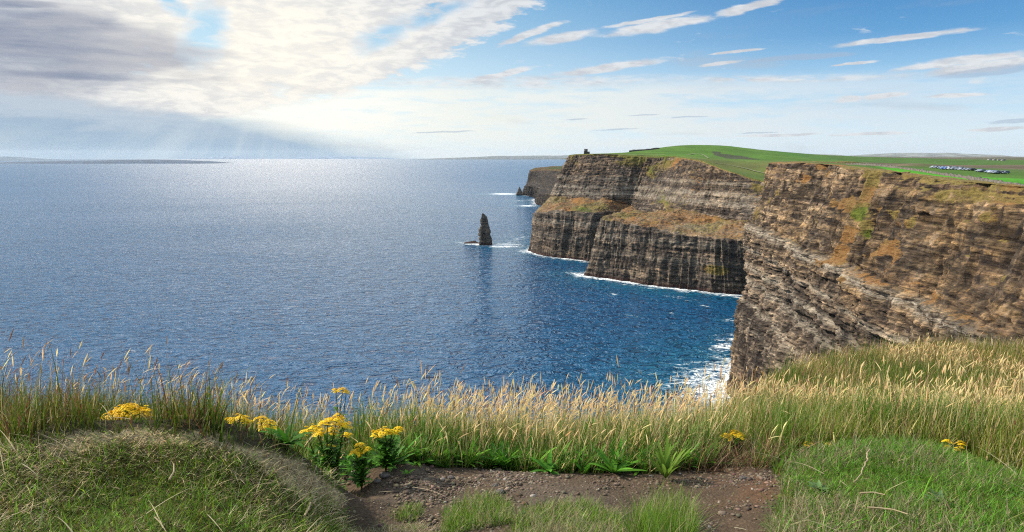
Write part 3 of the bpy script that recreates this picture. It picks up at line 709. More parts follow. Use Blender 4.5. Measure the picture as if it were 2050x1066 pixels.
def build_plateau():
    th = R(90) - np.radians(np.arange(2.0, 62, 0.11)); r = np.exp(np.arange(math.log(60), math.log(7600), 0.0105))
    TH, RR = np.meshgrid(th, r, indexing='ij'); X = RR * np.cos(TH); Y = RR * np.sin(TH)
    Z = land(X, Y)
    Z += 1.2 * fbm(xyz(X * 0.01, Y * 0.01, 0), 4, 301) * sstep(RR, 300, 900) + 0.25 * fbm(xyz(X * 0.07, Y * 0.07, 0), 3, 303)
    Z = np.where(RR > 2500, np.minimum(Z, 182), Z)
    rimd = mindist(X, Y, densify(RIM, 6.0))
    ins = inpoly(X, Y, LANDPOLY)
    Z -= np.where(rimd < 16, (16 - rimd) * 0.6, 0)
    keep = ins & (rimd > 3)
    q = grid_quads(*X.shape); kf = keep.ravel(); q = q[kf[q].all(1)]
    # pasture pattern: fields of different greens, moor, the bright strip behind the near rim
    n1 = fbm(xyz(X * 0.004, Y * 0.002, 0), 4, 311); n2 = fbm(xyz(X * 0.03, Y * 0.03, 0), 4, 313)
    fx = X / 260 + 0.35 * n1; fy = Y / 420 + 0.3 * n1
    cell = vnoise(xyz(np.floor(fx) * 3.7 + 0.5, np.floor(fy) * 5.1 + 0.5, 0 * fx), 317)
    grass = np.array([0.060, 0.125, 0.016]); bright = np.array([0.050, 0.215, 0.010]); olive = np.array([0.100, 0.110, 0.028]); moor = np.array([0.105, 0.078, 0.045]); heath = np.array([0.050, 0.045, 0.032])
    c = np.broadcast_to(olive, X.shape + (3,)).copy()
    def lay(mask, col):
        nonlocal c
        c = c * (1 - mask[..., None]) + np.asarray(col) * mask[..., None]
    lay(sstep(cell, -0.1, 0.1), grass); lay(sstep(cell, 0.45, 0.55) * 0.7, bright); lay(sstep(-cell, 0.42, 0.55), moor)
    U = 1025 + F * X / (Y / math.cos(PITCH) + 1e-6) * 1.0
    hill = sstep(Y, 1150, 1300) * sstep(Y, 2300, 2100) * sstep(X, 800, 650)
    lay(hill * 0.85, [0.070, 0.150, 0.015]); lay(hill * sstep(n2 + n1, 0.05, 0.45) * 0.5, [0.11, 0.14, 0.03])
    lay(hill * sstep(Y, 1500, 1600) * sstep(n1, -0.1, 0.2) * 0.8, [0.055, 0.20, 0.012])
    hp = [P(1420, 309, 1480)[:2], P(1500, 315, 1380)[:2], P(1520, 322, 1290)[:2], P(1455, 320, 1290)[:2]]
    lay(inpoly(X + 14 * n2, Y + 14 * n2, hp) * 0.85, heath)
    mid = sstep(Y, 560, 640) * sstep(Y, 1150, 1050)
    lay(mid * sstep(X, 620, 480) * 0.8, [0.075, 0.125, 0.024])
    # moor and car park, then green belt further off
    lay(sstep(X, 260 + .22 * (Y - 400), 330 + .22 * (Y - 400)) * sstep(Y, 330, 400) * sstep(Y, 1300, 1150) * np.clip(0.80 + 0.5 * n2 + .4 * n1, 0, 1), [0.115, 0.090, 0.058])
    lay(sstep(Y, 1200, 1330) * sstep(Y, 3200, 2900) * sstep(X, 600, 700) * 0.85, [0.055, 0.120, 0.018])
    lay(sstep(Y, 3000, 3300) * 0.8, [0.10, 0.085, 0.055])
    y2, y3 = 226, 480
    field = [tuple(on_land(*q_)[:2]) for q_ in ((1780, 341), (1820, 347), (1900, 358), (2050, 372), (2200, 384), (2200, 366), (2050, 359), (1900, 351), (1820, 340), (1780, 335), (1745, 332.5))]
    fm = inpoly(X + 3 * n2, Y + 3 * n2, field)
    lay(fm * 0.96, np.array([0.060, 0.24, 0.012])); c *= (1 + 0.35 * n2)[..., None]
    o = mesh_obj('land', np.stack([X, Y, Z], -1), q, mats=mat_attr('land_grass', 0.9, 0.0, 0.1, 0.35, 0.8), attrs={'Col': np.clip(c, 0.01, 1).reshape(-1, 3)})
    tag(o, 'green and brown pasture on top of the cliffs', kind='structure')
build_plateau()
# ------------------------------------------------------------------ sea stacks and skerries
def rock_tower(name, center, prof, label, cat, mat, nseg=56, nrow=90, seed=3, amp=1.35, group=None):
    """prof: (height, half-width, x-shift, depth ratio) from the sea up."""
    pr = np.array(prof, float); h = np.linspace(pr[0, 0], pr[-1, 0], nrow)
    w = np.interp(h, pr[:, 0], pr[:, 1]); sx = np.interp(h, pr[:, 0], pr[:, 2]); dr = np.interp(h, pr[:, 0], pr[:, 3])
    a = np.linspace(0, 2 * math.pi, nseg, endpoint=False)
    A, H = np.meshgrid(a, h, indexing='ij')
    sq = 1.0 / np.maximum(np.abs(np.cos(A)), np.abs(np.sin(A))) ** 0.55
    bx, by = np.cos(A), np.sin(A)
    lay = 0
    for th, am in ((5.0, 1.0), (2.2, .6)):
        i = np.floor(H / th); lay = lay + am * vnoise(xyz(i * 5.3, bx * 0.8 + 9, by * 0.8), seed)
    rr = 1.0 + amp * (0.10 * lay + 0.16 * fbm(xyz(bx * 2.2, by * 2.2, H * 0.035), 4, seed, ridge=True) + 0.10 * fbm(xyz(bx * 4, by * 4, H * 0.15), 3, seed + 4))
    X = w[None] * sq * rr * bx + sx[None]; Y = w[None] * dr[None] * sq * rr * by
    Hh = H + amp * 1.6 * fbm(xyz(bx * 2, by * 2, H * 0.1), 3, seed + 8) * (H > 4)
    V = np.stack([X + center[0], Y + center[1], Hh - 0], -1)
    V = V.reshape(-1, 3); q = grid_quads(nseg, nrow, True)
    top = len(V); V = np.r_[V, [[center[0] + sx[-1], center[1], h[-1] + 1]]]
    tr = [[i * nrow + nrow - 1, ((i + 1) % nseg) * nrow + nrow - 1, top] for i in range(nseg)]
    V[:, :2] -= center[:2]
    z = V[:, 2]; n = len(V)
    o = mesh_obj(name, V, q, tr, mat, attrs={'veg': 0.25 * sstep(z, 30, 60), 'green': np.zeros(n), 'pale': 0.25 * np.ones(n), 'dark': np.full(n, 0.25)})
    o.location = (center[0], center[1], 0); tag(o, label, cat, group)
    return o
st = S(972, 490)
pxm = st[1] / F / math.cos(PITCH)
mc_s = mat_cliff('stack_rock', 0.95, orange=0.8)
rock_tower('sea_stack', st, [(-6, 14.5, 0, .9), (6, 13.0, 0, .9), (14, 12.2, -.4, .9), (22, 12.0, -1, .9), (32, 11.2, -1, .85), (38, 10.0, -2, .85), (42, 7.6, -1.6, .85), (50, 7.2, -1.8, .8), (57, 6.3, -2.2, .8), (61, 5.4, -2.6, .8), (64, 3.4, -4.0, .8), (66.5, 1.8, -5.0, .8)],
           'tall dark rock pinnacle standing alone in the sea', 'sea stack', mc_s)
s2 = S(1040, 391.5)
rock_tower('sea_stack', s2, [(-6, 16, 0, .9), (4, 14.5, 0, .9), (16, 11.5, 1, .9), (28, 7, 1, .8), (36, 3, 0, .8), (41, 1, 0, .8)],
           'small pointed rock at the foot of the farthest headland', 'sea stack', mc_s, 32, 40, seed=13)
sk = S(943, 487.5)
rock_tower('rock', sk, [(-4, 20, 0, .35), (0.6, 17, 0, .35), (2.2, 13, 0, .3), (3.4, 8, 3, .3), (4.6, 3, 5, .3)], 'low dark skerry awash beside the tall pinnacle', 'rock', mc_s, 40, 20, seed=23)

# ------------------------------------------------------------------ distant islands and hills
def ridge(name, px0, px1, base_y, dist, hts, depth, label, col, seed):
    x0 = (px0 - 1025) / F * dist * 1.01; x1 = (px1 - 1025) / F * dist * 1.01
    nx, ny = 220, 18
    u = np.linspace(0, 1, nx); v = np.linspace(-1, 1, ny)
    Uu, Vv = np.meshgrid(u, v, indexing='ij')
    H = np.interp(Uu, [q[0] for q in hts], [q[1] for q in hts]) * np.sqrt(np.clip(1 - Vv ** 2, 0, 1)) * (1 + 0.12 * fbm(xyz(Uu * 26, Vv * 3, 0), 4, seed))
    X = x0 + (x1 - x0) * Uu; Y = dist + Vv * depth
    Vt = np.stack([X, Y, base_y + H - 3], -1)
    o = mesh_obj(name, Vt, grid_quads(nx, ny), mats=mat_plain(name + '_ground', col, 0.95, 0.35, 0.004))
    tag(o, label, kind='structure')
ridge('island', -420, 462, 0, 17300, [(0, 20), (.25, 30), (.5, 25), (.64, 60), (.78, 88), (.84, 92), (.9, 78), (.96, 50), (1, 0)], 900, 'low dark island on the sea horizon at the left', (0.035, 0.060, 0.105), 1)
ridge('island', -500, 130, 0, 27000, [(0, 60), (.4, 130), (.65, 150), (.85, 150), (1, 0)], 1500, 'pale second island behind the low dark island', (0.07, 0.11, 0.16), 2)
ridge('hills', 395, 530, 0, 41000, [(0, 0), (.3, 110), (.6, 170), (.8, 150), (1, 0)], 2000, 'faint blue mountains beyond the sea', (0.15, 0.21, 0.30), 3)  # distance haze is painted into the pale blue ground colour
ridge('hills', 560, 800, 0, 42000, [(0, 0), (.15, 90), (.35, 140), (.65, 150), (.85, 80), (1, 0)], 2000, 'faint low blue mountains beyond the middle of the sea', (0.15, 0.21, 0.30), 4)  # ground colour again painted with the blue of distance haze
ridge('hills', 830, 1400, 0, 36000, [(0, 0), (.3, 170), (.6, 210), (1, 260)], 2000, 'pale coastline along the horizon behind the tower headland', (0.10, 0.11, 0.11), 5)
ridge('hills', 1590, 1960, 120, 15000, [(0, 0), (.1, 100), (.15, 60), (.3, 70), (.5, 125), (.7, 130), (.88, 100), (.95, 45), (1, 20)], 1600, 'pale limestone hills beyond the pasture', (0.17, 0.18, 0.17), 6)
ridge('hills', 1500, 2500, 100, 9500, [(0, 30), (.2, 75), (.5, 78), (1, 88)], 900, 'brown moor along the land horizon', (0.10, 0.085, 0.06), 7)

# ------------------------------------------------------------------ tower, cottages, cars, walls on the land
class MB:
    def __init__(s): s.v = []; s.q = []; s.t = []
    def box(s, c, d, rz=0.0, top=1.0):
        b = len(s.v); cr, sr = math.cos(rz), math.sin(rz)
        for dz in (-.5, .5):
            k = top if dz > 0 else 1.0
            for dx, dy in ((-.5, -.5), (.5, -.5), (.5, .5), (-.5, .5)):
                x, y = dx * d[0] * k, dy * d[1] * k
                s.v.append((c[0] + x * cr - y * sr, c[1] + x * sr + y * cr, c[2] + dz * d[2]))
        s.q += [[b + i for i in f] for f in ((3, 2, 1, 0), (4, 5, 6, 7), (0, 1, 5, 4), (1, 2, 6, 5), (2, 3, 7, 6), (3, 0, 4, 7))]
    def prism(s, pts, y0, y1):       # outline in xz, extruded along y
        b = len(s.v); n = len(pts)
        for yy in (y0, y1): s.v += [(p[0], yy, p[1]) for p in pts]
        s.q += [[b + i, b + (i + 1) % n, b + n + (i + 1) % n, b + n + i] for i in range(n)]
        for i in range(1, n - 1): s.t += [[b, b + i + 1, b + i], [b + n, b + n + i, b + n + i + 1]]
    def cyl(s, c, r, h, axis='z', n=14):
        b = len(s.v)
        for k in (0, 1):
            for i in range(n):
                a = 2 * math.pi * i / n; u, w_, l = r * math.cos(a), r * math.sin(a), k * h
                s.v.append((c[0] + u, c[1] + w_, c[2] + l) if axis == 'z' else (c[0] + u, c[1] + l, c[2] + w_))
        s.q += [[b + i, b + (i + 1) % n, b + n + (i + 1) % n, b + n + i] for i in range(n)]
        for i in range(1, n - 1): s.t += [[b, b + i + 1, b + i], [b + n, b + n + i, b + n + i + 1]]
    def build(s, name, mat, parent=None): return mesh_obj(name, s.v, s.q, s.t, mat, parent, smooth=False)
m_stone = mat_plain('tower_stone', (0.075, 0.068, 0.06), 0.95, 0.35, 1.5)
m_slot = mat_plain('window_dark', (0.012, 0.012, 0.014), 0.6)
m_white = mat_plain('white_render', (0.36, 0.35, 0.33), 0.9, 0.06)
m_slate = mat_plain('slate_roof', (0.10, 0.10, 0.11), 0.8)
def build_tower():
    p = P(1173.5, 309, 1378); z = float(land(p[0], p[1])) - 0.5
    r = empty('stone_tower', (p[0], p[1], z)); tag(r, 'small dark stone lookout tower on the edge of the headland', 'tower')
    b = MB(); b.box((-0.6, 0, 4.6), (6.4, 6.4, 9.2), 0, 0.95); b.box((-0.6, 0, 0.3), (7.0, 7.0, 1.2)); b.build('wall', m_stone, r)
    b = MB(); b.box((4.6, 0.4, 2.2), (4.4, 5.0, 4.4)); b.box((4.6, 0.4, 4.7), (4.8, 5.4, 0.6)); b.build('annexe', m_stone, r)
    b = MB(); b.cyl((-3.6, -2.4, 0), 1.5, 6.8); b.build('stair_turret', m_stone, r)
    def merlon(x, y, w, d):
        q = MB(); q.box((x - .6, y, 9.75), (w, d, 1.1)); q.build('merlon', m_stone, r)
    for i in range(4):
        for sy in (-3.0, 3.0): merlon(-3.0 + i * 2.0, sy, 1.0, .6)
        if 0 < i < 3:
            for sx in (-3.0, 3.0): merlon(sx, -3.0 + i * 2.0, .6, 1.0)
    for x, zz in ((-1.8, 6.3), (0.8, 6.3), (-0.6, 3.2)):
        b = MB(); b.box((x, -3.12, zz), (0.8, 0.2, 1.5)); b.build('window', m_slot, r)
    b = MB(); b.box((4.6, -2.12, 1.1), (1.1, 0.2, 2.2)); b.build('door', m_slot, r)
build_tower()
def cottage(px, py, label, L_=16.0, rz=0.0):
    p = on_land(px, py); r = empty('cottage', p - V3(0, 0, .3)); r.rotation_euler.z = rz; tag(r, label, 'house', 'cottages on the far pasture')
    b = MB(); b.box((0, 0, 1.9), (L_, 7, 3.8)); b.build('wall', m_white, r)
    b = MB(); b.prism([(-3.9, 3.7), (3.9, 3.7), (0, 6.0)], -L_ / 2 - .3, L_ / 2 + .3); o = b.build('roof', m_slate, r); o.rotation_euler.z = R(90)
    b = MB(); b.box((L_ * .42, 0, 6.6), (1.0, 1.2, 1.6)); b.build('chimney', m_white, r)
    for x in (-.3, .3):
        b = MB(); b.box((x * L_, -3.55, 2.0), (1.4, .15, 1.3)); b.build('window', m_slot, r)
    b = MB(); b.box((0, -3.55, 1.1), (1.1, .15, 2.2)); b.build('door', m_slot, r)
cottage(1981, 321.2, 'white cottage at the left end of the far pasture row', 11)
cottage(1990, 321.6, 'white cottage second from the left in the far pasture row', 8, 0.5)
cottage(2000, 321.9, 'white cottage second from the right in the far pasture row', 9, -.4)
cottage(2008, 322.3, 'white cottage at the right end of the far pasture row', 12, -0.2)
def car_mesh(body):
    r = MB(); r.prism([(-2.2, .35), (2.2, .35), (2.25, .8), (1.2, .95), (.65, 1.45), (-1.3, 1.48), (-2.0, .98), (-2.25, .85)], -.85, .85); return r
def build_cars():
    cols = {'white': (.30, .33, .38), 'silver': (.15, .18, .23), 'blue': (.06, .11, .28), 'dark': (.03, .03, .04)}
    mats = {k: mat_plain(k + '_car_paint', c, 0.35, 0.05, 1, 0.5) for k, c in cols.items()}
    gl = mat_plain('car_glass', (.02, .025, .03), 0.2, .05, 1, .5); ty = mat_plain('tyre_rubber', (.02, .02, .02), .9)
    protos = {}
    for k in cols:
        r = empty('parked_car', (0, 0, 0)); car_mesh(k).build('body', mats[k], r)
        g = MB(); g.prism([(1.12, .97), (.62, 1.40), (-1.28, 1.43), (-1.9, .99)], -.86, .86); g.build('window', gl, r)
        for x in (-1.35, 1.35):
            for y in (-.88, .70):
                w_ = MB(); w_.cyl((x, y, .33), .33, .18, 'y', 12); w_.build('wheel', ty, r)
        protos[k] = [r, False]
    rr = random.Random(4)
    rows = []
    for row, (a, b, n) in enumerate((((1866, 337.5), (1925, 340), 9), ((1885, 340), (1950, 343), 9), ((1958, 345), (1968, 345.5), 2), ((1978, 346.5), (1996, 348), 5), ((1984, 347.6), (1996, 348.6), 3), ((2004, 348), (2014, 348.6), 3))):
        for i in range(n):
            f = (i + .5) / n; rows.append((a[0] + (b[0] - a[0]) * f + rr.uniform(-.8, .8), a[1] + (b[1] - a[1]) * f))
    for px, py in rows:
        k = rr.choice(['white', 'white', 'silver', 'silver', 'silver', 'blue', 'dark', 'dark']); r, used = protos[k]
        if used:
            c = r.copy(); COL.objects.link(c)
            for ch in r.children:
                d = ch.copy(); COL.objects.link(d); d.parent = c
        else: c = r; protos[k][1] = True
        c.location = on_land(px, py) + V3(0, 0, 0.1); c.rotation_euler.z = rr.choice([0.3, 0.3 + math.pi]) + rr.uniform(-.08, .08)
        tag(c, {'white': 'white', 'silver': 'silver', 'blue': 'dark blue', 'dark': 'black'}[k] + ' car parked in the distant car park on the moor', 'car', 'cars parked on the moor')
build_cars()
def drape_wall(pts, h, w, label, mat, name='stone_wall', jag=0.25, cat='wall'):
    pl = densify(np.array([p[:2] for p in pts]), 1.5); n = len(pl); z = land(pl[:, 0], pl[:, 1])
    d = np.gradient(pl, axis=0); d /= np.linalg.norm(d, axis=1, keepdims=True); nn = np.c_[-d[:, 1], d[:, 0]]
    hh = h * (1 + jag * rng.normal(size=n)); V = []
    for k, (o, top) in enumerate(((-.5, 0), (-.42, 1), (.42, 1), (.5, 0))):
        V.append(np.c_[pl + nn * o * w, z + (hh if top else -1.0)])
    V = np.stack(V, 1)
    o = mesh_obj(name, V.reshape(-1, 3), grid_quads(n, 4), mats=mat, smooth=False); tag(o, label, cat)
    return o
m_wall = mat_plain('field_stone', (0.10, 0.088, 0.075), 0.95, 0.5, 0.8)
drape_wall([(167, 215), (183, 250), (211, 341), (227, 410), (250, 488), (262, 540)], 1.0, 0.9, 'dark flagstone wall between the bright field and the near cliff edge', m_wall)
drape_wall([P(1262, 306, 1480), P(1275, 303, 1500), P(1300, 301, 1540), P(1318, 300, 1560)], 2.6, 7, 'dark rocky bank along the hill behind the tower', mat_plain('bank_rock', (.06, .055, .045), .95, .4, .2), 'rock_bank', .2, 'rock bank')
def drape_path(pts, w, label, col):
    pl = densify(np.array([p[:2] for p in pts]), 6.0); n = len(pl)
    d = np.gradient(pl, axis=0); d /= np.linalg.norm(d, axis=1, keepdims=True); nn = np.c_[-d[:, 1], d[:, 0]]
    V = []
    for o in (-.5, -.2, .2, .5):
        q = pl + nn * o * w; V.append(np.c_[q, land(q[:, 0], q[:, 1]) + 0.9 - abs(o) * 0.5])
    V = np.stack(V, 1); o = mesh_obj('path', V.reshape(-1, 3), grid_quads(n, 4), mats=mat_plain('path_gravel', col, .95, .25, .3)); tag(o, label, kind='structure')
drape_path([on_land(*q) for q in ((1375, 311), (1390, 308.5), (1404, 309), (1412, 313), (1418, 317.5))], 3.2, 'pale track bending over the green hill', (.16, .17, .09))
drape_path([on_land(*q) for q in ((1430, 327), (1460, 331), (1485, 336), (1510, 343), (1532, 348))], 3.0, 'pale footpath running down along the cliff edge', (.15, .15, .08))
drape_path([on_land(*q) for q in ((1186, 309.5), (1230, 310.5), (1290, 311.5), (1330, 311))], 4, 'worn path leading to the tower', (.24, .22, .12))

# ------------------------------------------------------------------ sea with foam along the rocks
def foam_setup():
    b = [c[0] for c in B_COLS]; a = [c[0] for c in A_COLS]; c_ = [c[0] for c in C_COLS]
    lines = [(b[1:7], 20, 1.15), (b[8:10], 30, 1.35), (b[9:12], 34, 1.4), (b[11:15], 24, 1.2), (a[1:4], 36, 1.1), (a[2:8], 54, 1.35), (a[7:], 26, 1.0), (c_[1:4], 40, 1.0), (c_[4:6], 40, .9)]
    def ell(p, q, ry, amt, k=0.62):
        p, q = S(*p), S(*q); m = (p + q) / 2; d = q - p
        return ((m[0], m[1]), (d[0], d[1]), np.linalg.norm(d[:2]) * k, ry * (3.0 if m[1] > 1250 else 1.8), amt)
    es = [ell((922, 486), (985, 491), 9, 1.1), ell((975, 491), (1045, 493), 15, 1.0), ell((1015, 489), (1058, 470), 9, .55), ell((1040, 500), (1068, 505), 8, .7),
          ell((983, 388.5), (1036, 389), 26, 1.2), ell((1022, 403), (1070, 402), 12, .7), ell((1038, 412), (1074, 413), 16, 1.1),
          ell((1140, 545), (1175, 552), 9, .75), ell((1210, 562), (1300, 576), 6, .6), ell((1330, 590), (1400, 605), 8, .45),
          ell((1448, 640), (1484, 645), 6, .75), ell((1430, 690), (1472, 700), 14, .85), ell((1415, 735), (1455, 745), 13, .8), ell((1440, 775), (1480, 780), 16, .9), ell((1455, 665), (1480, 690), 12, .7),
          ell((1223, 587), (1233, 591), 2.5, 1.0), ell((1255, 632), (1275, 634), 2, .8), ell((1342, 626), (1350, 629), 2, .7), ell((1405, 612), (1420, 615), 2.5, .75)]
    build_sea(lines, es)
foam_setup()

# ------------------------------------------------------------------ the viewer's own headland
GP = []
def gp(px, py, h, dy=0.0):
    p = G(px, py, h); GP.append((p[0], p[1] + dy, h)); return p
for q in ((700, 1066, -1.62), (850, 1066, -1.60), (1000, 1066, -1.57), (1150, 1066, -1.56), (1300, 1066, -1.60), (1450, 1066, -1.63), (720, 1000, -1.67), (900, 1000, -1.69), (1100, 990, -1.68), (1300, 1000, -1.69), (1470, 1000, -1.66),
          (740, 950, -1.74), (900, 948, -1.75), (1100, 955, -1.75), (1300, 955, -1.75), (1500, 955, -1.71),
          (-200, 1066, -1.15), (0, 1066, -1.20), (300, 1066, -1.22), (550, 1066, -1.33), (640, 1066, -1.46), (-150, 900, -1.18), (0, 895, -1.20), (150, 863, -1.20), (250, 859, -1.18), (330, 864, -1.20), (440, 873, -1.24), (540, 898, -1.31),
          (620, 930, -1.39), (668, 965, -1.47), (300, 950, -1.20), (500, 980, -1.27), (100, 980, -1.19), (600, 1000, -1.36),
          (1600, 1066, -1.50), (1800, 1066, -1.47), (2050, 1066, -1.40), (2200, 1066, -1.36), (1570, 980, -1.58), (1700, 980, -1.55), (1900, 980, -1.52), (2100, 1000, -1.45), (1620, 915, -1.66), (1750, 895, -1.66), (1900, 908, -1.68), (2050, 960, -1.55)):
    gp(*q)
for px, py, h0, dy, h1 in ((150, 863, -1.20, .22, -1.62), (250, 859, -1.18, .22, -1.64), (330, 864, -1.20, .22, -1.66), (440, 873, -1.24, .2, -1.70), (540, 898, -1.31, .2, -1.72), (620, 930, -1.39, .2, -1.74)):
    p = G(px, py, h0); GP.append((p[0] + .03, p[1] + dy, h1))
GP += [(-4, 4.0, -1.63), (-2.2, 4.0, -1.70), (-1, 4.2, -1.88), (0, 4.2, -1.98), (1.0, 4.2, -1.97), (-4, 5.0, -2.06), (-2.2, 5.0, -2.18), (-1, 5.1, -2.36), (0, 5.1, -2.36), (1.0, 5.1, -2.30), (1.8, 4.4, -1.98), (1.9, 5.2, -2.24),
       (-7, 4, -1.5), (-7, 5.2, -1.9), (-5, 2.5, -1.2), (-4, 0, -1.35), (0, 0, -1.58), (4, 0, -1.5), (0, -3, -1.58), (-6, -3, -1.5), (6, -3, -1.5), (6, 2.5, -1.45), (9, 4, -1.6)]
for px, py, y in ((1500, 838, 6.2), (1560, 800, 6.8), (1640, 756, 8.0), (1750, 728, 8.9), (1860, 706, 9.6), (1960, 706, 9.8), (2060, 712, 9.8), (1700, 800, 6.9), (1850, 800, 7.0), (2000, 800, 7.0), (1650, 860, 4.9), (1800, 860, 5.2), (1950, 860, 5.2), (2150, 860, 5.2), (2300, 720, 9.8), (2300, 800, 7.2)):
    p = P(px, py, y); GP.append((p[0], p[1], p[2] - EYE))
ground_tps = TPS(GP, 1e-5)
def crest(x):
    return np.interp(x, [-90, -40, -14, -8, -3, 0, 1.3, 1.9, 2.4, 3.2, 4.2, 5.5, 7, 9, 14, 40, 120], [-90, -14, 3.6, 4.9, 5.1, 5.25, 5.35, 5.75, 6.6, 7.9, 8.9, 9.7, 10.1, 10.3, 11.0, 45, 130])
def ground(x, y, rough=True):
    x = np.asarray(x, float); y = np.asarray(y, float)
    cx = np.clip(x, -6.5, 10); cy = np.clip(y, -3, 10.5)
    h = ground_tps(cx, np.minimum(cy, crest(cx)))
    far = np.hypot(x - cx, np.minimum(y, crest(cx)) - np.minimum(cy, crest(cx)))
    h = np.where(far > 0, h + (-1.6 - h) * sstep(far, 0, 12), h)
    over = np.maximum(y - crest(x), 0)
    h = h - 0.9 * over - 3.6 * np.maximum(over - 0.7, 0)
    if rough:
        h = h + 0.022 * fbm(xyz(x * 3.1, y * 3.1, 0), 4, 401) + 0.05 * fbm(xyz(x * .9, y * .9, 0), 3, 403) * sstep(y, 3.4, 4.2)
    return np.maximum(h, -EYE - 2)
def hit(px, py):
    d = px_dir(px, py); t = np.linspace(1.2, 16, 3000); p = d[None] * t[:, None]
    g = ground(p[:, 0], p[:, 1]); i = np.where(p[:, 2] < g)[0]
    return p[i[0]] if len(i) else p[-1]
def plan(poly): return np.array([hit(*q)[:2] for q in poly])
HUMP = plan([(-250, 1240), (-250, 905), (-100, 900), (60, 893), (150, 868), (250, 863), (330, 868), (440, 878), (540, 903), (620, 936), (672, 970), (690, 1010), (690, 1240)])
BEIGE = plan([(60, 900), (150, 869), (250, 864), (330, 869), (440, 879), (540, 904), (620, 937), (672, 972), (685, 1000), (610, 1000), (545, 950), (505, 912), (420, 900), (330, 888), (230, 888), (120, 915)])
SOIL = plan([(692, 1240), (692, 1000), (684, 950), (720, 938), (860, 934), (1000, 940), (1180, 950), (1320, 952), (1400, 938), (1480, 934), (1545, 945), (1552, 1010), (1545, 1240)])
BANK = plan([(1552, 1240), (1540, 1010), (1542, 965), (1590, 915), (1680, 893), (1760, 888), (1900, 902), (2050, 948), (2250, 1010), (2250, 1240)])
TUFTS = [plan(p) for p in ([(890, 1090), (905, 1040), (935, 1008), (985, 1005), (1015, 1025), (1020, 1050), (975, 1060)],
                           [(1000, 1120), (1015, 1050), (1040, 1024), (1110, 1012), (1170, 1018), (1235, 1045), (1265, 1075), (1265, 1120)],
                           [(1268, 1120), (1280, 1052), (1310, 1028), (1360, 1030), (1385, 1062), (1380, 1120)],
                           [(775, 1032), (805, 1012), (845, 1012), (858, 1026), (840, 1040), (795, 1042)],
                           [(680, 1120), (690, 1060), (760, 1045), (850, 1050), (890, 1070), (880, 1120)])]

def inw(x, y, poly):                 # the same outline with a ragged edge
    a = fbm(xyz(x * 3.4, y * 3.4, 0 * x), 4, 701); b = fbm(xyz(x * 3.4, y * 3.4, 0 * x + 9), 4, 703)
    return inpoly(x + .10 * a, y + .07 * b, poly)
def build_ground():
    def ax(parts): return np.unique(np.concatenate([np.arange(a, b, s) for a, b, s in parts]).round(4))
    gx = ax([(-160, -20, 6), (-20, -6, .5), (-6, 6.5, .045), (6.5, 14, .3), (14, 130, 4)])
    gy = ax([(-140, -10, 6), (-10, 1.4, .4), (1.4, 4.4, .035), (4.4, 11, .07), (11, 20, .5), (20, 140, 2.5)])
    X, Y = np.meshgrid(gx, gy, indexing='ij'); H = ground(X, Y)
    soil = inw(X, Y, SOIL); q = soil * 1.0
    H = H + soil * (0.010 * fbm(xyz(X * 9, Y * 9, 0), 4, 411) + 0.006 * np.abs(fbm(xyz(X * 26, Y * 26, 0), 2, 413)))
    n = fbm(xyz(X * 2.2, Y * 2.2, 0), 4, 415); n2 = fbm(xyz(X * 11, Y * 11, 0), 3, 417)
    dirt = np.array([0.088, 0.060, 0.037]); red = np.array([0.105, 0.055, 0.028]); grey = np.array([0.115, 0.090, 0.066]); loam = np.array([0.045, 0.040, 0.018]); straw = np.array([0.40, 0.32, 0.17]); turf = np.array([0.13, 0.12, 0.035])
    c = np.broadcast_to(loam, X.shape + (3,)).copy()
    def lay(m, col):
        nonlocal c; m = np.asarray(m, float)[..., None]; c = c * (1 - m) + col * m
    lay(inw(X, Y, HUMP) * 1.0, turf); lay(inw(X, Y, BANK) * 1.0, turf)
    lay(inpoly(X + .05 * n, Y + .05 * n2, BEIGE) * 1.0, straw)
    lay(q, dirt); lay(q * sstep(n, 0.0, .5) * .8, grey); lay(q * sstep(X, .9, 1.25) * sstep(n + n2, -.5, .3) * .9, red)
    for t_ in TUFTS: lay(inpoly(X + .04 * n2, Y + .04 * n, t_) * .8, np.array([0.11, .095, .045]))
    c *= (1 + 0.35 * n2)[..., None]
    m, t = new_mat('ground_soil')
    a = t.n('ShaderNodeAttribute', attribute_name='Col').outputs['Color']; pos = t.n('ShaderNodeNewGeometry').outputs['Position']
    f = t.noise(pos, 55, 6, .7); g = t.n('ShaderNodeTexVoronoi', {'Vector': pos, 'Scale': 70.0}).outputs['Distance']
    col = t.mix(t.mr(f, .35, .65, .55, 0), a, (.035, .024, .017)); col = t.mix(t.mr(f, .58, .75, 0, .5), col, (.30, .26, .22))
    finish(t, col, .95, t.math('ADD', f, t.math('MULTIPLY', g, -.5)), .012, 1.0, .15)
    o = mesh_obj('ground', np.stack([X, Y, H + EYE], -1), grid_quads(*X.shape), mats=m, attrs={'Col': np.clip(c, .008, 1).reshape(-1, 3)})
    tag(o, 'bare earth path and grassy bank at the cliff edge', kind='structure')
build_ground()

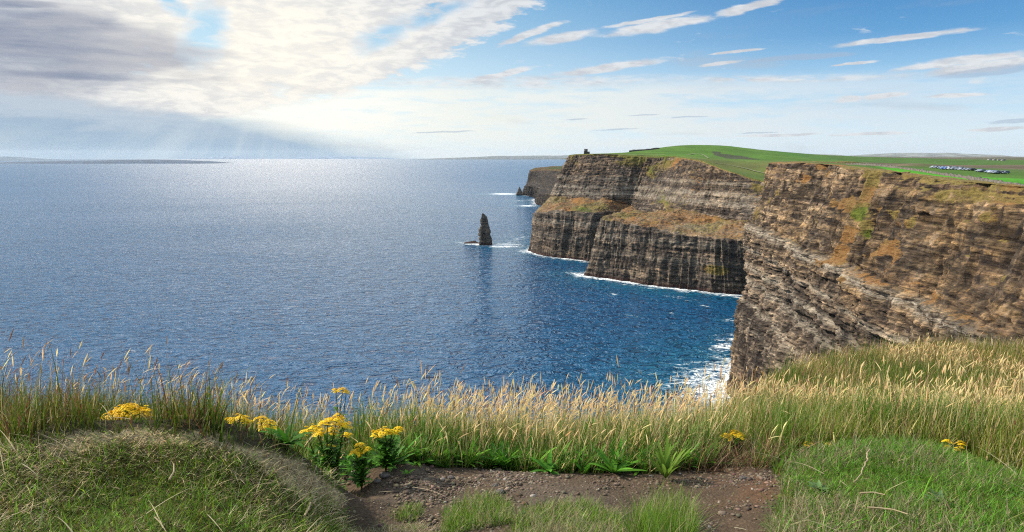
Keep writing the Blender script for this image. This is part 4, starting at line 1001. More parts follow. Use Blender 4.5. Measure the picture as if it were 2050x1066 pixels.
# ------------------------------------------------------------------ grass
m_grass = mat_attr('grass_blade', 0.55, 0.42, 0.25)
m_straw = mat_attr('dry_grass_blade', 0.6, 0.40, 0.2)
def blades(base, L_, wid, az, lean, curl, c0, c1, segs=3):
    """ribbons that bend over: base (n,3), length, width, azimuth, lean at the foot, extra bend at the tip, colours foot/tip"""
    n = len(base); k = segs + 1
    s = np.linspace(0, 1, k)
    ang = lean[:, None] + curl[:, None] * s[None] ** 1.5
    st = L_[:, None] / segs
    hor = np.c_[np.zeros(n), np.cumsum(np.sin(ang[:, :-1]) * st, 1)]; ver = np.c_[np.zeros(n), np.cumsum(np.cos(ang[:, :-1]) * st, 1)]
    dx, dy = np.cos(az)[:, None], np.sin(az)[:, None]
    cx = base[:, 0:1] + hor * dx; cy = base[:, 1:2] + hor * dy; cz = base[:, 2:3] + ver
    tw = az + rng.normal(0, .5, n) + math.pi / 2
    w = wid[:, None] * np.array([(1 - x ** 1.6) * .5 + .02 for x in s])[None]
    ox, oy = np.cos(tw)[:, None] * w, np.sin(tw)[:, None] * w
    V = np.stack([np.stack([cx - ox, cy - oy, cz], -1), np.stack([cx + ox, cy + oy, cz], -1)], 2)   # n,k,2,3
    C = c0[:, None] * (1 - s)[None, :, None] + c1[:, None] * s[None, :, None]; C = np.repeat(C[:, :, None], 2, 2)
    b = (np.arange(n) * k * 2)[:, None] + (np.arange(segs) * 2)[None]
    Q = np.stack([b, b + 1, b + 3, b + 2], -1).reshape(-1, 4)
    return V.reshape(-1, 3), Q, C.reshape(-1, 3)
class Acc:
    def __init__(s): s.V = []; s.Q = []; s.C = []; s.n = 0
    def add(s, v, q, c):
        s.V.append(v); s.Q.append(q + s.n); s.C.append(c); s.n += len(v)
    def build(s, name, mat, parent=None, label=None):
        o = mesh_obj(name, np.concatenate(s.V), np.concatenate(s.Q), mats=mat, parent=parent, smooth=True, attrs={'Col': np.clip(np.concatenate(s.C), 0.004, 1)})
        return o
def scatter(n, x0, x1, y0, y1):
    return rng.uniform(x0, x1, n), rng.uniform(y0, y1, n)
def jit(col, n, v=.25, hue=.12):
    c = np.asarray(col, float); k = np.exp(rng.normal(0, v, (n, 1))); h = np.exp(rng.normal(0, hue, (n, 3))); return c[None] * k * h
def pxof(x, y, h):                   # photo pixel column/row of a ground point, for looking up densities
    cp, sp = math.cos(PITCH), math.sin(PITCH)
    d = y * cp - h * sp; return 1025 + F * x / d, 533 - F * (y * sp + h * cp) / d

RAG = [(210, 292, 3.14), (460, 504, 3.24), (515, 556, 3.28), (605, 700, 3.44), (750, 802, 3.5), (705, 738, 3.5), (668, 697, 4.7), (1450, 1490, 4.05), (1610, 1628, 3.72), (1650, 1672, 3.72), (1892, 1930, 3.68), (1276, 1296, 2.7)]
def clearing(x, y, h):
    u, v = pxof(x, y, h); k = np.ones(len(x))
    for a, b, d in RAG: k = np.where((u > a - 16) & (u < b + 16) & (y < d + .06) & (y > d - 1.6), .22, k)
    return k
def long_mask(x, y):
    return (~inw(x, y, SOIL)) & (~inw(x, y, HUMP)) & (~inw(x, y, BANK)) & (y < crest(x) + 0.55) & (y > 2.3)
def long_grass():
    acc = Acc(); st = Acc()
    # --- green and olive sward
    for (x0, x1, y0, y1, dens) in ((-5.2, 3.2, 2.4, 6.4, 4300), (1.6, 9.2, 3.0, 11.0, 2300)):
        n = int((x1 - x0) * (y1 - y0) * dens); x, y = scatter(n, x0, x1, y0, y1)
        m = long_mask(x, y); x, y = x[m], y[m]; n = len(x); h = ground(x, y)
        u, v = pxof(x, y, h); inview = (u > -300) & (u < 2350)
        x, y, h, u = x[inview], y[inview], h[inview], u[inview]; n = len(x)
        nz = fbm(xyz(x * 1.3, y * 1.3, 0), 3, 501); nz2 = fbm(xyz(x * 3.3, y * 3.3, 0), 3, 503)
        mound = sstep(x, 2.1, 2.7) * sstep(y, 4.2, 5.2)
        ed = mindist(x, y, densify(np.r_[SOIL, SOIL[:1]], .1)); ednear = sstep(ed, .85, .2) * (x > -1.4)
        strawy = np.clip(.28 + .9 * nz * .6 + .55 * np.exp(-((x - .7) / 1.3) ** 2) + .1 * mound, 0, 1)
        lush = np.maximum(sstep(nz2 - .4 * nz + .35 * mound * nz2 + .10 * mound, .06, .34), ednear * .8); strawy = strawy * (1 - .7 * ednear)
        c0 = jit((.075, .110, .012), n); c1 = jit((.175, .215, .022), n)
        g2 = jit((.055, .190, .012), n); c1 = c1 * (1 - .8 * lush[:, None]) + g2 * .8 * lush[:, None]
        s_ = (rng.random(n) < strawy * .75)
        c1[s_] = jit((.56, .45, .22), s_.sum()); c0[s_] = jit((.30, .25, .08), s_.sum())
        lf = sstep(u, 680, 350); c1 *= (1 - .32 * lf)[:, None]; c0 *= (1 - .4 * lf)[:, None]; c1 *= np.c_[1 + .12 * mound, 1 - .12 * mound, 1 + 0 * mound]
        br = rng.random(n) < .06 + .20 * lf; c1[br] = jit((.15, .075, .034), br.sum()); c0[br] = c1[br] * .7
        hgt = np.exp(rng.normal(math.log(.215), .42, n)) * (1 + .35 * nz) * (1 - .42 * mound) * (1 + .25 * lush)
        u_l = np.interp(u, [-300, 0, 300, 560, 700], [.74, .70, .68, .76, 1.0]); hgt = np.minimum(hgt * u_l, .40) * clearing(x, y, h)
        eb = mindist(x, y, densify(np.r_[BANK, BANK[:1]], .1)); edge = np.clip((ed - .02) / .25, .55, 1) * np.clip(.45 + eb / .7, .45, 1); hgt *= edge
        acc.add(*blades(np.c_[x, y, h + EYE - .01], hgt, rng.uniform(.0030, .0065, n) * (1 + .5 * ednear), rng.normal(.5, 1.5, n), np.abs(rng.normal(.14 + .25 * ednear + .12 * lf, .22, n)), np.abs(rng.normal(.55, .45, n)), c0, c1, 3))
    # --- flowering stalks
    n = 58000; x, y = scatter(n, -5.2, 9.2, 3.0, 10.6); m = long_mask(x, y); x, y = x[m], y[m]; h = ground(x, y); u, v = pxof(x, y, h)
    nz = fbm(xyz(x * .9, y * .9, 0), 3, 511)
    dens = np.interp(u, [-200, 0, 250, 420, 560, 760, 900, 1300, 1430, 1500, 1700, 2000, 2300], [.42, .44, .38, .34, .42, .66, .98, 1.0, .85, .55, .55, .6, .5])
    mound0 = sstep(x, 2.1, 2.7) * sstep(y, 4.2, 5.2)
    nzm = fbm(xyz(x * .55, y * .55, 0), 3, 517) * sstep(x, 2.1, 2.7) * sstep(y, 4.2, 5.2)
    dens = dens * np.clip(.65 + 1.5 * nz + 3.6 * nzm - .42 * mound0, .02, 1.3) * np.where((y < 3.95) & (x < 1.6), .5, 1)
    keep = (u > -250) & (u < 2300) & (rng.random(len(x)) < dens); x, y, h, u = x[keep], y[keep], h[keep], u[keep]; n = len(x)
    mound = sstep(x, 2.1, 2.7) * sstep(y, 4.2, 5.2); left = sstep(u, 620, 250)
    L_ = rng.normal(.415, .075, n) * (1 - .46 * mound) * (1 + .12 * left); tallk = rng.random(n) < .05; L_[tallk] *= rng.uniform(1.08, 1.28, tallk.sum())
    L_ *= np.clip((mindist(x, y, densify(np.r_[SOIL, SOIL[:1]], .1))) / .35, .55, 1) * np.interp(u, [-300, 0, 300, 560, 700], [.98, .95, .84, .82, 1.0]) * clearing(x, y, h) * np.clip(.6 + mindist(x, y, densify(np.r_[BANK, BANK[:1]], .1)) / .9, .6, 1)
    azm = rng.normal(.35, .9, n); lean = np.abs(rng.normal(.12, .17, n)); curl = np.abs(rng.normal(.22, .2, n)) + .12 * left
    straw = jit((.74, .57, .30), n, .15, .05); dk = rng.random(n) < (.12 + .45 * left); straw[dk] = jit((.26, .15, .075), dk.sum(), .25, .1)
    foot = jit((.22, .215, .07), n, .2, .1)
    base = np.c_[x, y, h + EYE - .01]
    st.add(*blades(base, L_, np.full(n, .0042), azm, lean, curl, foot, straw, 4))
    # seed heads: two crossed spindles following the tip
    ang = lean + curl * .75; hl = rng.uniform(.055, .105, n) * (1 - .2 * mound); hw = rng.uniform(.0052, .0098, n)
    s = np.linspace(0, 1, 5); a2 = lean[:, None] + curl[:, None] * np.linspace(0, 1, 5)[None] ** 1.5
    hor = (np.sin(a2[:, :-1]) * (L_ / 4)[:, None]).sum(1); ver = (np.cos(a2[:, :-1]) * (L_ / 4)[:, None]).sum(1)
    dxy = np.c_[np.cos(azm), np.sin(azm)]
    tip = np.c_[base[:, :2] + dxy * hor[:, None], base[:, 2] + ver]
    nod = ang + rng.normal(.15, .25, n)
    dirv = np.c_[dxy * np.sin(nod)[:, None], np.cos(nod)]
    start = tip - dirv * (hl * .35)[:, None]
    prof = np.array([.25, .8, 1.0, .7, .1]); ks = np.linspace(0, 1, 5)
    for rot in (0.0, math.pi / 2):
        sx = np.c_[-np.sin(azm + rot), np.cos(azm + rot), 0 * azm]
        ctr = start[:, None] + dirv[:, None] * (ks[None] * hl[:, None])[..., None]
        ctr[..., 2] -= (ks ** 2)[None] * (hl * .25 * np.sin(nod))[:, None]
        o = sx[:, None] * (prof[None] * hw[:, None])[..., None] * .5
        V = np.stack([ctr - o, ctr + o], 2)
        b = (np.arange(n) * 10)[:, None] + (np.arange(4) * 2)[None]
        Q = np.stack([b, b + 1, b + 3, b + 2], -1).reshape(-1, 4)
        C = np.repeat((straw * 1.08)[:, None], 10, 1)
        st.add(V.reshape(-1, 3), Q, C.reshape(-1, 3))
    o = acc.build('grass', m_grass); tag(o, 'long green and olive grass along the cliff edge', 'grass', kind='stuff')
    o = st.build('dry_grass', m_straw); tag(o, 'straw coloured flowering grass stalks along the cliff edge', 'grass', kind='stuff')
long_grass()

def short_turf():
    acc = Acc()
    def area(poly, dens, fn, pad=.04):
        a = np.array(poly); x0, y0 = a.min(0) - pad; x1, y1 = a.max(0) + pad
        y0 = max(y0, 1.75); x0 = max(x0, -4.2); x1 = min(x1, 4.6)
        n = int((x1 - x0) * (y1 - y0) * dens); x, y = scatter(n, x0, x1, y0, y1)
        wob = .035 * fbm(xyz(x * 8, y * 8, 0), 3, 601); m = inw(x, y, poly); x, y = x[m], y[m]
        fn(x, y, ground(x, y))
    def hump(x, y, h):
        th_ = inpoly(x, y, BEIGE) & (rng.random(len(x)) < .25); x, y, h = x[~th_], y[~th_], h[~th_]
        n = len(x); nz = fbm(xyz(x * 2.3, y * 2.3, 0), 4, 611); nz2 = fbm(xyz(x * 6, y * 6, 0), 3, 613)
        be = inpoly(x + .06 * nz2, y + .05 * nz, BEIGE); dry = np.where(be, .93, np.clip(.20 + .7 * nz, .05, .7))
        d = rng.random(n) < dry
        c1 = jit((.165, .285, .022), n, .3); c0 = c1 * .6
        ol = rng.random(n) < .3; c1[ol] = jit((.15, .16, .03), ol.sum()); c0[ol] = c1[ol] * .6
        c1[d] = jit((.66, .53, .31), d.sum(), .2, .05); c0[d] = c1[d] * .8
        bn = (rng.random(n) < .10) & ~be; c1[bn] = jit((.10, .06, .035), bn.sum()); c0[bn] = c1[bn]
        L_ = np.exp(rng.normal(math.log(.042), .38, n)) * np.where(be, .72, 1 + .5 * nz)
        flat = np.where(d, rng.normal(1.2, .25, n), np.abs(rng.normal(.95, .4, n)))
        acc.add(*blades(np.c_[x, y, h + EYE - .004], L_, rng.uniform(.0022, .0046, n) * np.where(be, 1.25, 1), rng.uniform(0, 6.28, n), flat, rng.normal(.45, .35, n), c0, c1, 2))
    area(HUMP, 34000, hump)
    def bank(x, y, h):
        n = len(x); nz = fbm(xyz(x * 2.3, y * 2.3, 0), 4, 621)
        d = rng.random(n) < np.clip(.09 + .5 * nz + .35 * sstep(x, 1.75, 1.35), .03, .7)
        c1 = jit((.12, .275, .020), n, .28); c0 = c1 * .6
        ol = rng.random(n) < .25; c1[ol] = jit((.13, .16, .025), ol.sum()); c0[ol] = c1[ol] * .6
        c1[d] = jit((.36, .30, .17), d.sum(), .25, .06); c0[d] = c1[d] * .7
        L_ = np.exp(rng.normal(math.log(.042), .40, n)) * (1 + .8 * nz)
        acc.add(*blades(np.c_[x, y, h + EYE - .004], L_, rng.uniform(.0024, .005, n), rng.uniform(0, 6.28, n), np.abs(rng.normal(.85, .4, n)), rng.normal(.55, .35, n), c0, c1, 3))
    area(BANK, 24000, bank)
    for i, tf in enumerate(TUFTS):
        def tuft(x, y, h):
            n = len(x); nz = fbm(xyz(x * 5, y * 5, 0), 3, 631)
            d = rng.random(n) < np.clip((.28, .42, .30, .25, .8)[i] + .5 * nz, .05, .9)
            c1 = jit((.15, .26, .025), n, .25); c0 = c1 * .5; c1[d] = jit((.38, .32, .18), d.sum(), .22, .06); c0[d] = c1[d] * .7
            L_ = np.exp(rng.normal(math.log((.055, .05, .12, .04, .035)[i]), .3, n))
            acc.add(*blades(np.c_[x, y, h + EYE - .004], L_, rng.uniform(.0022, .0042, n), rng.uniform(0, 6.28, n), np.abs(rng.normal((.5, .6, .32, .5, 1.0)[i], .3, n)), rng.normal(.5, .3, n), c0, c1, 3))
        area(tf, 26000, tuft)
    # loose straws lying over the banks and the path edge
    n = 200; x, y = scatter(n, -2.6, 3.4, 1.9, 3.6); h = ground(x, y); on = ~inw(x, y, SOIL) | (rng.random(n) < .12); x, y, h = x[on], y[on], h[on]; n = len(x)
    c = jit((.46, .38, .24), n, .15, .04)
    acc.add(*blades(np.c_[x, y, h + EYE + .02], rng.uniform(.10, .30, n), rng.uniform(.003, .0055, n), rng.uniform(0, 6.28, n), np.clip(rng.normal(1.25, .2, n), .6, 1.6), rng.normal(.35, .3, n), c, c * 1.05, 6))
    # seedlings at the path's margins
    n = 2600; x, y = scatter(n, -1.4, 1.4, 2.2, 3.75); m = inw(x, y, SOIL); x, y = x[m], y[m]
    m = fbm(xyz(x * 4, y * 4, 0), 3, 641) > .22; x, y = x[m], y[m]; n = len(x); h = ground(x, y)
    c1 = jit((.16, .17, .05), n); acc.add(*blades(np.c_[x, y, h + EYE - .003], rng.uniform(.012, .05, n), rng.uniform(.002, .004, n), rng.uniform(0, 6.28, n), np.abs(rng.normal(.8, .4, n)), rng.normal(.4, .3, n), c1 * .6, c1, 2))
    o = acc.build('turf', m_grass); tag(o, 'short green and dry turf on the near banks', 'grass', kind='stuff')
short_turf()

# brown tangle where the path meets the right-hand grass
def tangle():
    acc = Acc(); a = plan([(1340, 948), (1330, 905), (1400, 885), (1520, 880), (1610, 905), (1560, 945), (1480, 945)])
    n = 5200; x, y = scatter(n, a[:, 0].min(), a[:, 0].max(), a[:, 1].min(), a[:, 1].max()); m = inpoly(x, y, a); x, y = x[m], y[m]; n = len(x)
    c = jit((.13, .070, .035), n, .35, .08); s = rng.random(n) < .25; c[s] = jit((.34, .24, .13), s.sum())
    acc.add(*blades(np.c_[x, y, ground(x, y) + EYE], rng.uniform(.06, .26, n), rng.uniform(.002, .005, n), rng.uniform(0, 6.28, n), np.abs(rng.normal(.8, .4, n)), rng.normal(.5, .6, n), c * .8, c, 5))
    o = acc.build('dead_stems', m_straw); tag(o, 'tangle of dead brown stems beside the bare earth', 'dead stems', kind='stuff')
tangle()

# ------------------------------------------------------------------ gravel
ICO = None
def pebble_mesh(P_, Rr, cols, name, label):
    phi = (1 + 5 ** .5) / 2
    iv = np.array([(-1, phi, 0), (1, phi, 0), (-1, -phi, 0), (1, -phi, 0), (0, -1, phi), (0, 1, phi), (0, -1, -phi), (0, 1, -phi), (phi, 0, -1), (phi, 0, 1), (-phi, 0, -1), (-phi, 0, 1)]) / 1.9
    it = np.array([(0, 11, 5), (0, 5, 1), (0, 1, 7), (0, 7, 10), (0, 10, 11), (1, 5, 9), (5, 11, 4), (11, 10, 2), (10, 7, 6), (7, 1, 8), (3, 9, 4), (3, 4, 2), (3, 2, 6), (3, 6, 8), (3, 8, 9), (4, 9, 5), (2, 4, 11), (6, 2, 10), (8, 6, 7), (9, 8, 1)])
    n = len(P_); k = rng.uniform(.65, 1.3, (n, 12, 1)); V = iv[None] * k * Rr[:, None, None] * np.stack([rng.uniform(.8, 1.4, n), rng.uniform(.8, 1.4, n), rng.uniform(.45, .8, n)], 1)[:, None]
    a = rng.uniform(0, 6.28, n); c, s = np.cos(a)[:, None], np.sin(a)[:, None]
    V = np.stack([V[..., 0] * c - V[..., 1] * s, V[..., 0] * s + V[..., 1] * c, V[..., 2]], -1) + P_[:, None]
    T = it[None] + (np.arange(n) * 12)[:, None, None]
    o = mesh_obj(name, V.reshape(-1, 3), None, T.reshape(-1, 3), mat_attr('gravel_stone', .9, 0, .2, .4, 120), smooth=False, attrs={'Col': np.repeat(cols, 12, 0)})
    tag(o, label, 'gravel', kind='stuff')
def gravel():
    n = 26000; a = SOIL; x, y = scatter(n, a[:, 0].min(), a[:, 0].max(), 1.9, a[:, 1].max()); m = inw(x, y, a); x, y = x[m], y[m]
    nz = fbm(xyz(x * 2.6, y * 2.6, 0), 3, 651); keep = rng.random(len(x)) < np.clip(.55 + 1.3 * nz - .3 * sstep(x, .9, 1.3), .08, 1); x, y = x[keep], y[keep]; n = len(x)
    r = np.clip(np.exp(rng.normal(math.log(.0048), .45, n)), .002, .017)
    c = jit((.150, .112, .080), n, .32, .06); lt = rng.random(n) < .05; c[lt] = jit((.28, .245, .21), lt.sum(), .2, .03); dk = rng.random(n) < .2; c[dk] = jit((.085, .06, .045), dk.sum())
    pebble_mesh(np.c_[x, y, ground(x, y) + EYE + r * .25], r, np.clip(c, .01, .8), 'gravel', 'small grey and brown stones scattered over the path')
gravel()
def stones():
    mt = mat_plain('stone_surface', (.10, .085, .075), .9, .45, 60); 
    for px, py, r, lab in ((770, 955, .026, 'dark lump of earth on the path beside the leafy clump'), (902, 959, .018, 'pale stone near the back edge of the path'), (755, 966, .019, 'angular stone just in front of the dark lump'),
                           (1000, 988, .022, 'dark stone lying in the middle of the gravel'), (990, 975, .016, 'brown stone behind the dark middle stone'), (1487, 960, .020, 'reddish clod at the right end of the path')):
        p = hit(px, py); bm = []; nseg, nr = 14, 9
        th = np.linspace(0, 2 * math.pi, nseg, endpoint=False); ph = np.linspace(-1.45, 1.45, nr); T, H = np.meshgrid(th, ph, indexing='ij')
        d = np.stack([np.cos(T) * np.cos(H), np.sin(T) * np.cos(H), np.sin(H)], -1); k = 1 + .35 * fbm(d * 1.7 + px, 3, 7)
        V = d * k[..., None] * r * np.array([1.15, .95, .7])
        V = V.reshape(-1, 3); q = grid_quads(nseg, nr, True); b = len(V); V = np.r_[V, [[0, 0, r * .68], [0, 0, -r * .68]]]
        tr = [[i * nr + nr - 1, ((i + 1) % nseg) * nr + nr - 1, b] for i in range(nseg)] + [[((i + 1) % nseg) * nr, i * nr, b + 1] for i in range(nseg)]
        o = mesh_obj('stone', V, q, tr, mt, smooth=False); o.location = p + V3(0, 0, EYE + r * .3); tag(o, lab, 'stone')
stones()

# ------------------------------------------------------------------ plants
m_leaf = mat_attr('plant_leaf', .6, .40, .15)
m_petal = mat_attr('ragwort_petal', .6, .25, .2)
def leaf(base, az, L_, W_, lean, curl, col, lobes=0, segs=8, fold=.25):
    s = np.linspace(0, 1, segs * (3 if lobes else 1) + 1); k = len(s)
    ang = lean + curl * s ** 1.3; st = L_ / (k - 1)
    hor = np.r_[0, np.cumsum(np.sin(ang[:-1]) * st)]; ver = np.r_[0, np.cumsum(np.cos(ang[:-1]) * st)]
    w = W_ * np.sin(np.pi * np.clip(s, 0, 1) ** .75) ** .8 * .5 + .0015
    if lobes: w *= .32 + .68 * np.abs(np.sin(s * math.pi * lobes)) ** .7
    d = np.array([math.cos(az), math.sin(az)]); p = np.array([-d[1], d[0]])
    c = np.c_[base[0] + d[0] * hor, base[1] + d[1] * hor, base[2] + ver]
    lf = c + np.c_[p[0] * w, p[1] * w, w * fold]; rt = c - np.c_[p[0] * w, p[1] * w, -w * fold]
    V = np.stack([lf, c, rt], 1).reshape(-1, 3)
    b = (np.arange(k - 1) * 3)[:, None]; Q = np.concatenate([np.c_[b, b + 1, b + 4, b + 3], np.c_[b + 1, b + 2, b + 5, b + 4]])
    C = np.repeat((np.asarray(col)[None] * (.8 + .4 * s)[:, None])[:, None], 3, 1); C[:, 1] *= 1.25
    return V, Q, C.reshape(-1, 3)
def tube(pts, r0, r1, col, n=5):
    pts = np.asarray(pts, float); k = len(pts); d = np.gradient(pts, axis=0); d /= np.linalg.norm(d, axis=1, keepdims=True)
    a = np.cross(d, [0.3, 1, 0.1]); a /= np.linalg.norm(a, axis=1, keepdims=True); b = np.cross(d, a)
    th = np.linspace(0, 2 * math.pi, n, endpoint=False); r = np.linspace(r0, r1, k)
    V = pts[:, None] + (a[:, None] * np.cos(th)[None, :, None] + b[:, None] * np.sin(th)[None, :, None]) * r[:, None, None]
    return V.reshape(-1, 3), grid_quads(k, n, False) if False else np.concatenate([np.stack([np.arange(k - 1) * n + i, np.arange(k - 1) * n + (i + 1) % n, (np.arange(k - 1) + 1) * n + (i + 1) % n, (np.arange(k - 1) + 1) * n + i], -1) for i in range(n)]), np.repeat(np.asarray(col)[None], k * n, 0)
def flower(c, r, tilt, col, eye):
    """one small daisy: 11 petals round a domed middle, all as quads"""
    n = 11; V = []; Q = []; C = []
    ax, ay = tilt
    def rot(p): x, y, z = p; z2 = z - ax * x - ay * y; return (c[0] + x, c[1] + y, c[2] + z2)
    for i in range(n):
        a = 2 * math.pi * i / n; w = .19; b = len(V)
        for rr, aa, zz in ((.25, a, .02), (.72, a - w, .0), (1.0, a, -.12), (.72, a + w, .0)): V.append(rot((r * rr * math.cos(aa), r * rr * math.sin(aa), r * zz)))
        Q.append([b, b + 1, b + 2, b + 3]); C += [col * .85, col, col, col]
    b = len(V)
    for rr, zz in ((.36, .02), (.26, .2)):
        for i in range(6): a = math.pi / 3 * i; V.append(rot((r * rr * math.cos(a), r * rr * math.sin(a), r * zz))); C.append(eye)
    for i in range(6): Q.append([b + i, b + (i + 1) % 6, b + 6 + (i + 1) % 6, b + 6 + i])
    Q += [[b + 6, b + 7, b + 8, b + 9], [b + 6, b + 9, b + 10, b + 11]]
    return np.array(V), np.array(Q), np.array(C)
YEL = np.array([.97, .70, .015]); ORG = np.array([.78, .42, .006])
def ragwort(label, base_px, depth, clusters, leafy=1.0, dull=1.0):
    bp = P(base_px[0], base_px[1], depth); gz = float(ground(bp[0], bp[1])) + EYE
    base = V3(bp[0], bp[1], gz)
    r = empty('ragwort', base); tag(r, label, 'flower', 'yellow ragwort plants')
    sc = depth / math.cos(PITCH) / F
    stem = Acc(); lv = Acc()
    for (cx, cy, cr) in clusters:
        dd = depth + rng.uniform(-.06, .06); c = P(cx, cy, dd); rad = cr * sc * 1.18
        loc = c - base
        fork = V3(loc[0] * .35 + rng.normal(0, .01), loc[1] * .35, loc[2] * .55)
        pts = [V3(0, 0, 0), fork * .5 + V3(0, 0, .02), fork, fork * .4 + loc * .6, loc - V3(0, 0, rad * .5)]
        stem.add(*tube(pts, .0042, .0022, (.07, .10, .02)))
        fl = Acc(); nf = max(6, int((rad / .0100) ** 2 * 1.9)); gold = 2.39996
        for i in range(nf):
            q = math.sqrt((i + .5) / nf); a = i * gold; x, y = rad * q * math.cos(a), rad * q * math.sin(a) * .9
            z = -.42 * rad * q * q + rng.normal(0, .18 * rad)
            x += rng.normal(0, .003); y += rng.normal(0, .003)
            cc = YEL * np.exp(rng.normal(0, .12)) * dull * np.array([1, rng.uniform(.85, 1.08), 1])
            fl.add(*flower(loc + V3(x, y, z), rng.uniform(.0100, .0135), (x / rad * .7, y / rad * .7 + rng.normal(0.25, .3)), cc, ORG * rng.uniform(.6, 1.1)))
            if i % 3 == 0: stem.add(*tube([loc - V3(0, 0, rad * .55), loc + V3(x * .6, y * .6, z - rad * .25), loc + V3(x, y, z - .002)], .0014, .0009, (.08, .13, .02), 3))
        fl.build('flower_cluster', m_petal, r)
        # leaves up the stem
        for k_ in range(int(11 * leafy)):
            f = rng.uniform(.08, .86); p = loc * f * np.array([.8, .8, .9]); p[2] = max(p[2], .02)
            for j in range(2):
                lv.add(*leaf(p, rng.uniform(0, 6.28), rng.uniform(.035, .085) * (1.25 - .6 * f), rng.uniform(.018, .034), rng.uniform(.5, 1.1), rng.uniform(.5, 1.2), np.array([.060, .17, .016]) * np.exp(rng.normal(0, .25)), lobes=rng.integers(4, 7)))
    stem.build('stem', m_leaf, r)
    if leafy > 0: lv.build('leaf', m_leaf, r)
ragwort('large flat-topped yellow ragwort behind the dry grassy hump, furthest from the path', (250, 885), 3.12, [(228, 828, 21), (254, 815, 23), (282, 822, 20), (247, 838, 18), (275, 838, 14), (207, 850, 8), (292, 832, 11), (222, 842, 11)], .8)
ragwort('rounded yellow ragwort left of its smaller twin, above the tip of the hump', (482, 900), 3.22, [(466, 838, 13), (484, 834, 14), (494, 841, 8), (503, 872, 7)], 1.3)
ragwort('loose yellow ragwort just right of the rounded one, with flowers in three tiers', (536, 905), 3.26, [(523, 836, 11), (540, 843, 10), (532, 855, 11), (549, 853, 9), (520, 853, 6)], 1.3)
ragwort('tall leafy yellow ragwort at the left end of the path, biggest flower head', (655, 932), 3.42, [(612, 861, 12), (632, 853, 15), (655, 842, 16), (674, 836, 14), (690, 848, 13), (664, 858, 12), (693, 868, 9), (663, 893, 9), (640, 866, 9)], 2.0)
ragwort('yellow ragwort standing over the fern-like leaves at the start of the bare path', (772, 925), 3.52, [(755, 864, 11), (771, 860, 12), (785, 864, 10), (798, 856, 9), (765, 873, 8)], 1.3)
ragwort('short fading ragwort with two low flower heads between the two tall ones', (722, 928), 3.42, [(720, 889, 10), (733, 897, 8), (711, 902, 9), (722, 910, 7)], 1.4, .8)
ragwort('small yellow ragwort on the skyline of the grass against the sea', (680, 850), 4.75, [(672, 780, 8), (686, 778, 9), (693, 783, 6)], .5)
ragwort('bushy ochre ragwort above the brown tangle at the right end of the path', (1468, 925), 4.1, [(1455, 870, 10), (1472, 865, 11), (1484, 871, 9), (1468, 880, 8)], .9, .8)
ragwort('single small ragwort head in the straw on the edge of the green bank', (1620, 920), 3.75, [(1620, 888, 8)], 0.0, .8)
ragwort('dull ragwort hidden in the straw right of the single small head', (1662, 925), 3.75, [(1660, 887, 8), (1669, 896, 6), (1655, 900, 6)], 0.0, .7)
ragwort('ragwort with three small flower heads at the dark notch of the green bank', (1912, 925), 3.7, [(1898, 882, 8), (1924, 887, 9), (1917, 899, 6), (1897, 893, 6)], 0.0, .85)
ragwort('lowest ragwort, a single flower head in the tuft on the near path edge', (1290, 1085), 2.72, [(1286, 1063, 7)], .3)

def rosette(name, label, cat, px, n, Lr, Wr, lean, curl, col, lobes=0, lift=0.0, azr=(0, 6.28), group=None):
    p = hit(*px); base = V3(p[0], p[1], float(ground(p[0], p[1])) + EYE)
    r = empty(name, base); tag(r, label, cat, group)
    for i in range(n):
        a = azr[0] + (azr[1] - azr[0]) * (i + rng.uniform(.2, .8)) / n; ac = Acc()
        ac.add(*leaf(V3(0, 0, .01 + lift * rng.random()), a, rng.uniform(*Lr), rng.uniform(*Wr), rng.uniform(*lean), rng.uniform(*curl), np.asarray(col) * np.exp(rng.normal(0, .2)), lobes))
        ac.build('leaf', m_leaf, r)
G1 = (.075, .20, .016); G2 = (.055, .165, .016)
rosette('plantain', 'plantain rosette with long flat leaves spread on the path edge, widest of its kind', 'plant', (1228, 951), 13, (.12, .21), (.022, .034), (.7, 1.35), (.1, .5), G1)
rosette('plantain', 'plantain tuft left of the widest rosette, leaves hanging over bare soil', 'plant', (1098, 948), 11, (.09, .16), (.022, .036), (.5, 1.4), (.3, .9), G2)
rosette('plantain', 'young plantain leaves between the two rosettes at the grass edge', 'plant', (1160, 942), 8, (.09, .15), (.018, .028), (.5, 1.2), (.1, .6), G1)
rosette('leafy_plant', 'upright pale green leafy tuft jutting into the path', 'plant', (1332, 962), 22, (.14, .25), (.014, .022), (.15, .75), (.1, .5), (.12, .20, .025))
rosette('silverweed', 'fern-like silverweed with toothed leaves drooping onto the path', 'plant', (1000, 938), 15, (.11, .19), (.04, .06), (.55, 1.25), (.3, 1.1), G2, 9)
rosette('dock_plant', 'broad grey-green dock leaves behind the silverweed', 'plant', (1020, 925), 7, (.10, .16), (.04, .06), (.2, .9), (.2, .6), (.075, .14, .04))
rosette('dock_plant', 'broad bright upright leaves in the straw above the plantains', 'plant', (1178, 920), 6, (.24, .32), (.032, .045), (.02, .35), (.0, .3), (.045, .17, .012))
rosette('leafy_plant', 'jagged leafy clump at the left start of the bare path', 'plant', (782, 938), 16, (.10, .19), (.035, .055), (.3, 1.2), (.3, 1.0), (.045, .125, .016), 5)
rosette('leafy_plant', 'dark jagged leaves under the biggest ragwort', 'plant', (690, 935), 18, (.08, .15), (.028, .045), (.4, 1.3), (.3, 1.0), (.05, .15, .014), 5)
rosette('leafy_plant', 'dark jagged leaves under the three-tiered ragwort', 'plant', (575, 895), 16, (.08, .15), (.028, .045), (.4, 1.3), (.3, 1.0), (.05, .15, .014), 5)
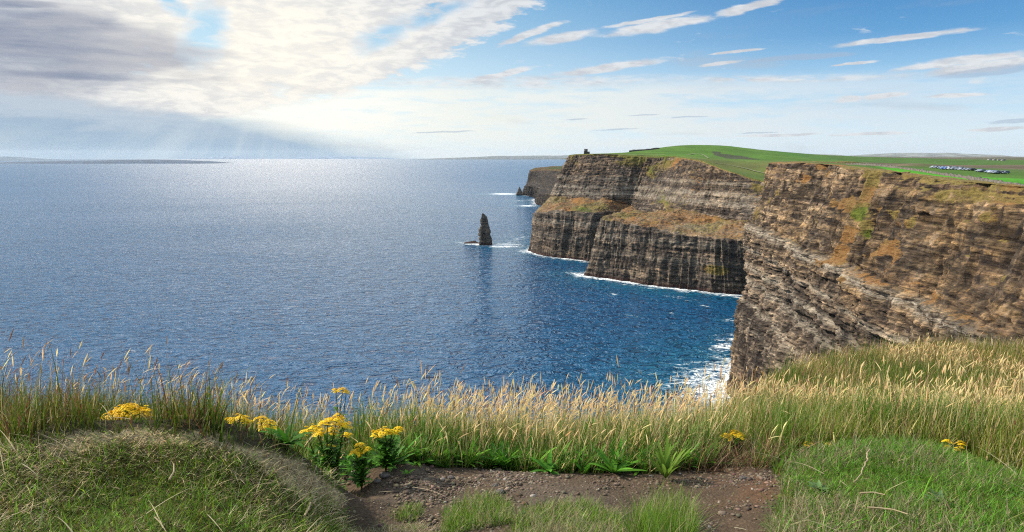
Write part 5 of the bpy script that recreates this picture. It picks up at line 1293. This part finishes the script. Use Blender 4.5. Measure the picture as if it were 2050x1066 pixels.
rosette('seedling', 'tiny green seedling alone on the gravel', 'plant', (816, 953), 5, (.03, .05), (.010, .014), (.5, 1.3), (.1, .4), G1)
rosette('thistle', 'grey-leaved thistle lying in the green bank, left one', 'plant', (1640, 985), 9, (.04, .075), (.018, .028), (1.0, 1.45), (.0, .3), (.10, .17, .06), 5)
rosette('thistle', 'grey-leaved thistle low in the green bank, right one', 'plant', (1880, 1010), 9, (.04, .075), (.018, .028), (1.0, 1.45), (.0, .3), (.10, .165, .07), 5)
def undergrowth():
    ac = Acc(); edge_ = plan([(700, 950), (760, 938), (860, 930), (960, 938), (1060, 944), (1180, 950), (1300, 950), (1390, 938)])
    line = densify(edge_, .02)
    for i in range(150):
        q = line[rng.integers(len(line))]; x, y = q[0] + rng.normal(0, .05), q[1] + abs(rng.normal(.03, .16)); h = float(ground(x, y)) + EYE
        kind_ = rng.random(); col = np.array([.065, .19, .016]) * np.exp(rng.normal(0, .28)) * np.array([rng.uniform(.8, 1.5), 1, 1])
        for k in range(rng.integers(3, 7)):
            if kind_ < .55: ac.add(*leaf(V3(x, y, h), rng.uniform(0, 6.28), rng.uniform(.09, .22), rng.uniform(.012, .026), rng.uniform(.2, 1.2), rng.uniform(.2, .9), col * np.exp(rng.normal(0, .15))))
            else: ac.add(*leaf(V3(x, y, h), rng.uniform(0, 6.28), rng.uniform(.06, .14), rng.uniform(.022, .042), rng.uniform(.3, 1.2), rng.uniform(.2, 1.0), col * .85, lobes=rng.integers(4, 8)))
    o = ac.build('undergrowth', m_leaf); tag(o, 'mixed green weeds along the back edge of the path', 'weeds', kind='stuff')
undergrowth()
def twig(label, pxs, lift=.02):
    pts = [hit(*q) + V3(0, 0, EYE + lift) for q in pxs]; o_ = pts[0]
    a = Acc(); pts = densify(np.array(pts) - o_, .03); pts += .004 * rng.normal(size=pts.shape); a.add(*tube(pts, .0045, .0028, (.46, .37, .23), 5))
    o = a.build('dry_stalk', m_straw); o.location = o_; tag(o, label, 'stalk')
twig('long dry stalk lying on the green bank near the bottom edge', [(1735, 1040), (1760, 1040), (1790, 1045), (1816, 1056)], .05)
twig('short dry stalk lying level on the green bank above the long one', [(1722, 1013), (1745, 1011), (1768, 1013)], .06)
twig('bent dry stalk rising through the bank out of the straw', [(1735, 935), (1733, 960), (1722, 985), (1705, 1002)], .09)
twig('curved dry straw at the right end of the grassy hump', [(612, 1060), (622, 1035), (650, 1015), (668, 1008)], .05)
twig('dry hooked straw lying across the middle of the hump', [(342, 985), (351, 970), (348, 955)], .05)

# ------------------------------------------------------------------ haze
def build_haze():
    b = MB(); x0, x1, y0, y1, z0, z1 = -46000, 46000, -46000, 46000, -194.5, 480.0
    b.box(((x0 + x1) / 2, (y0 + y1) / 2, (z0 + z1) / 2), (x1 - x0, y1 - y0, z1 - z0))
    m = bpy.data.materials.new('haze_air'); m.use_nodes = True; m.node_tree.nodes.clear(); t = NT(m.node_tree)
    out = t.n('ShaderNodeOutputMaterial')
    v = t.n('ShaderNodeVolumePrincipled', {'Color': (.74, .86, .98, 1), 'Density': 0.9e-5, 'Anisotropy': 0.2})
    t.nt.links.new(v.outputs[0], out.inputs['Volume'])
    o = b.build('haze', m); tag(o, 'thin sea haze', kind='stuff')
build_haze()
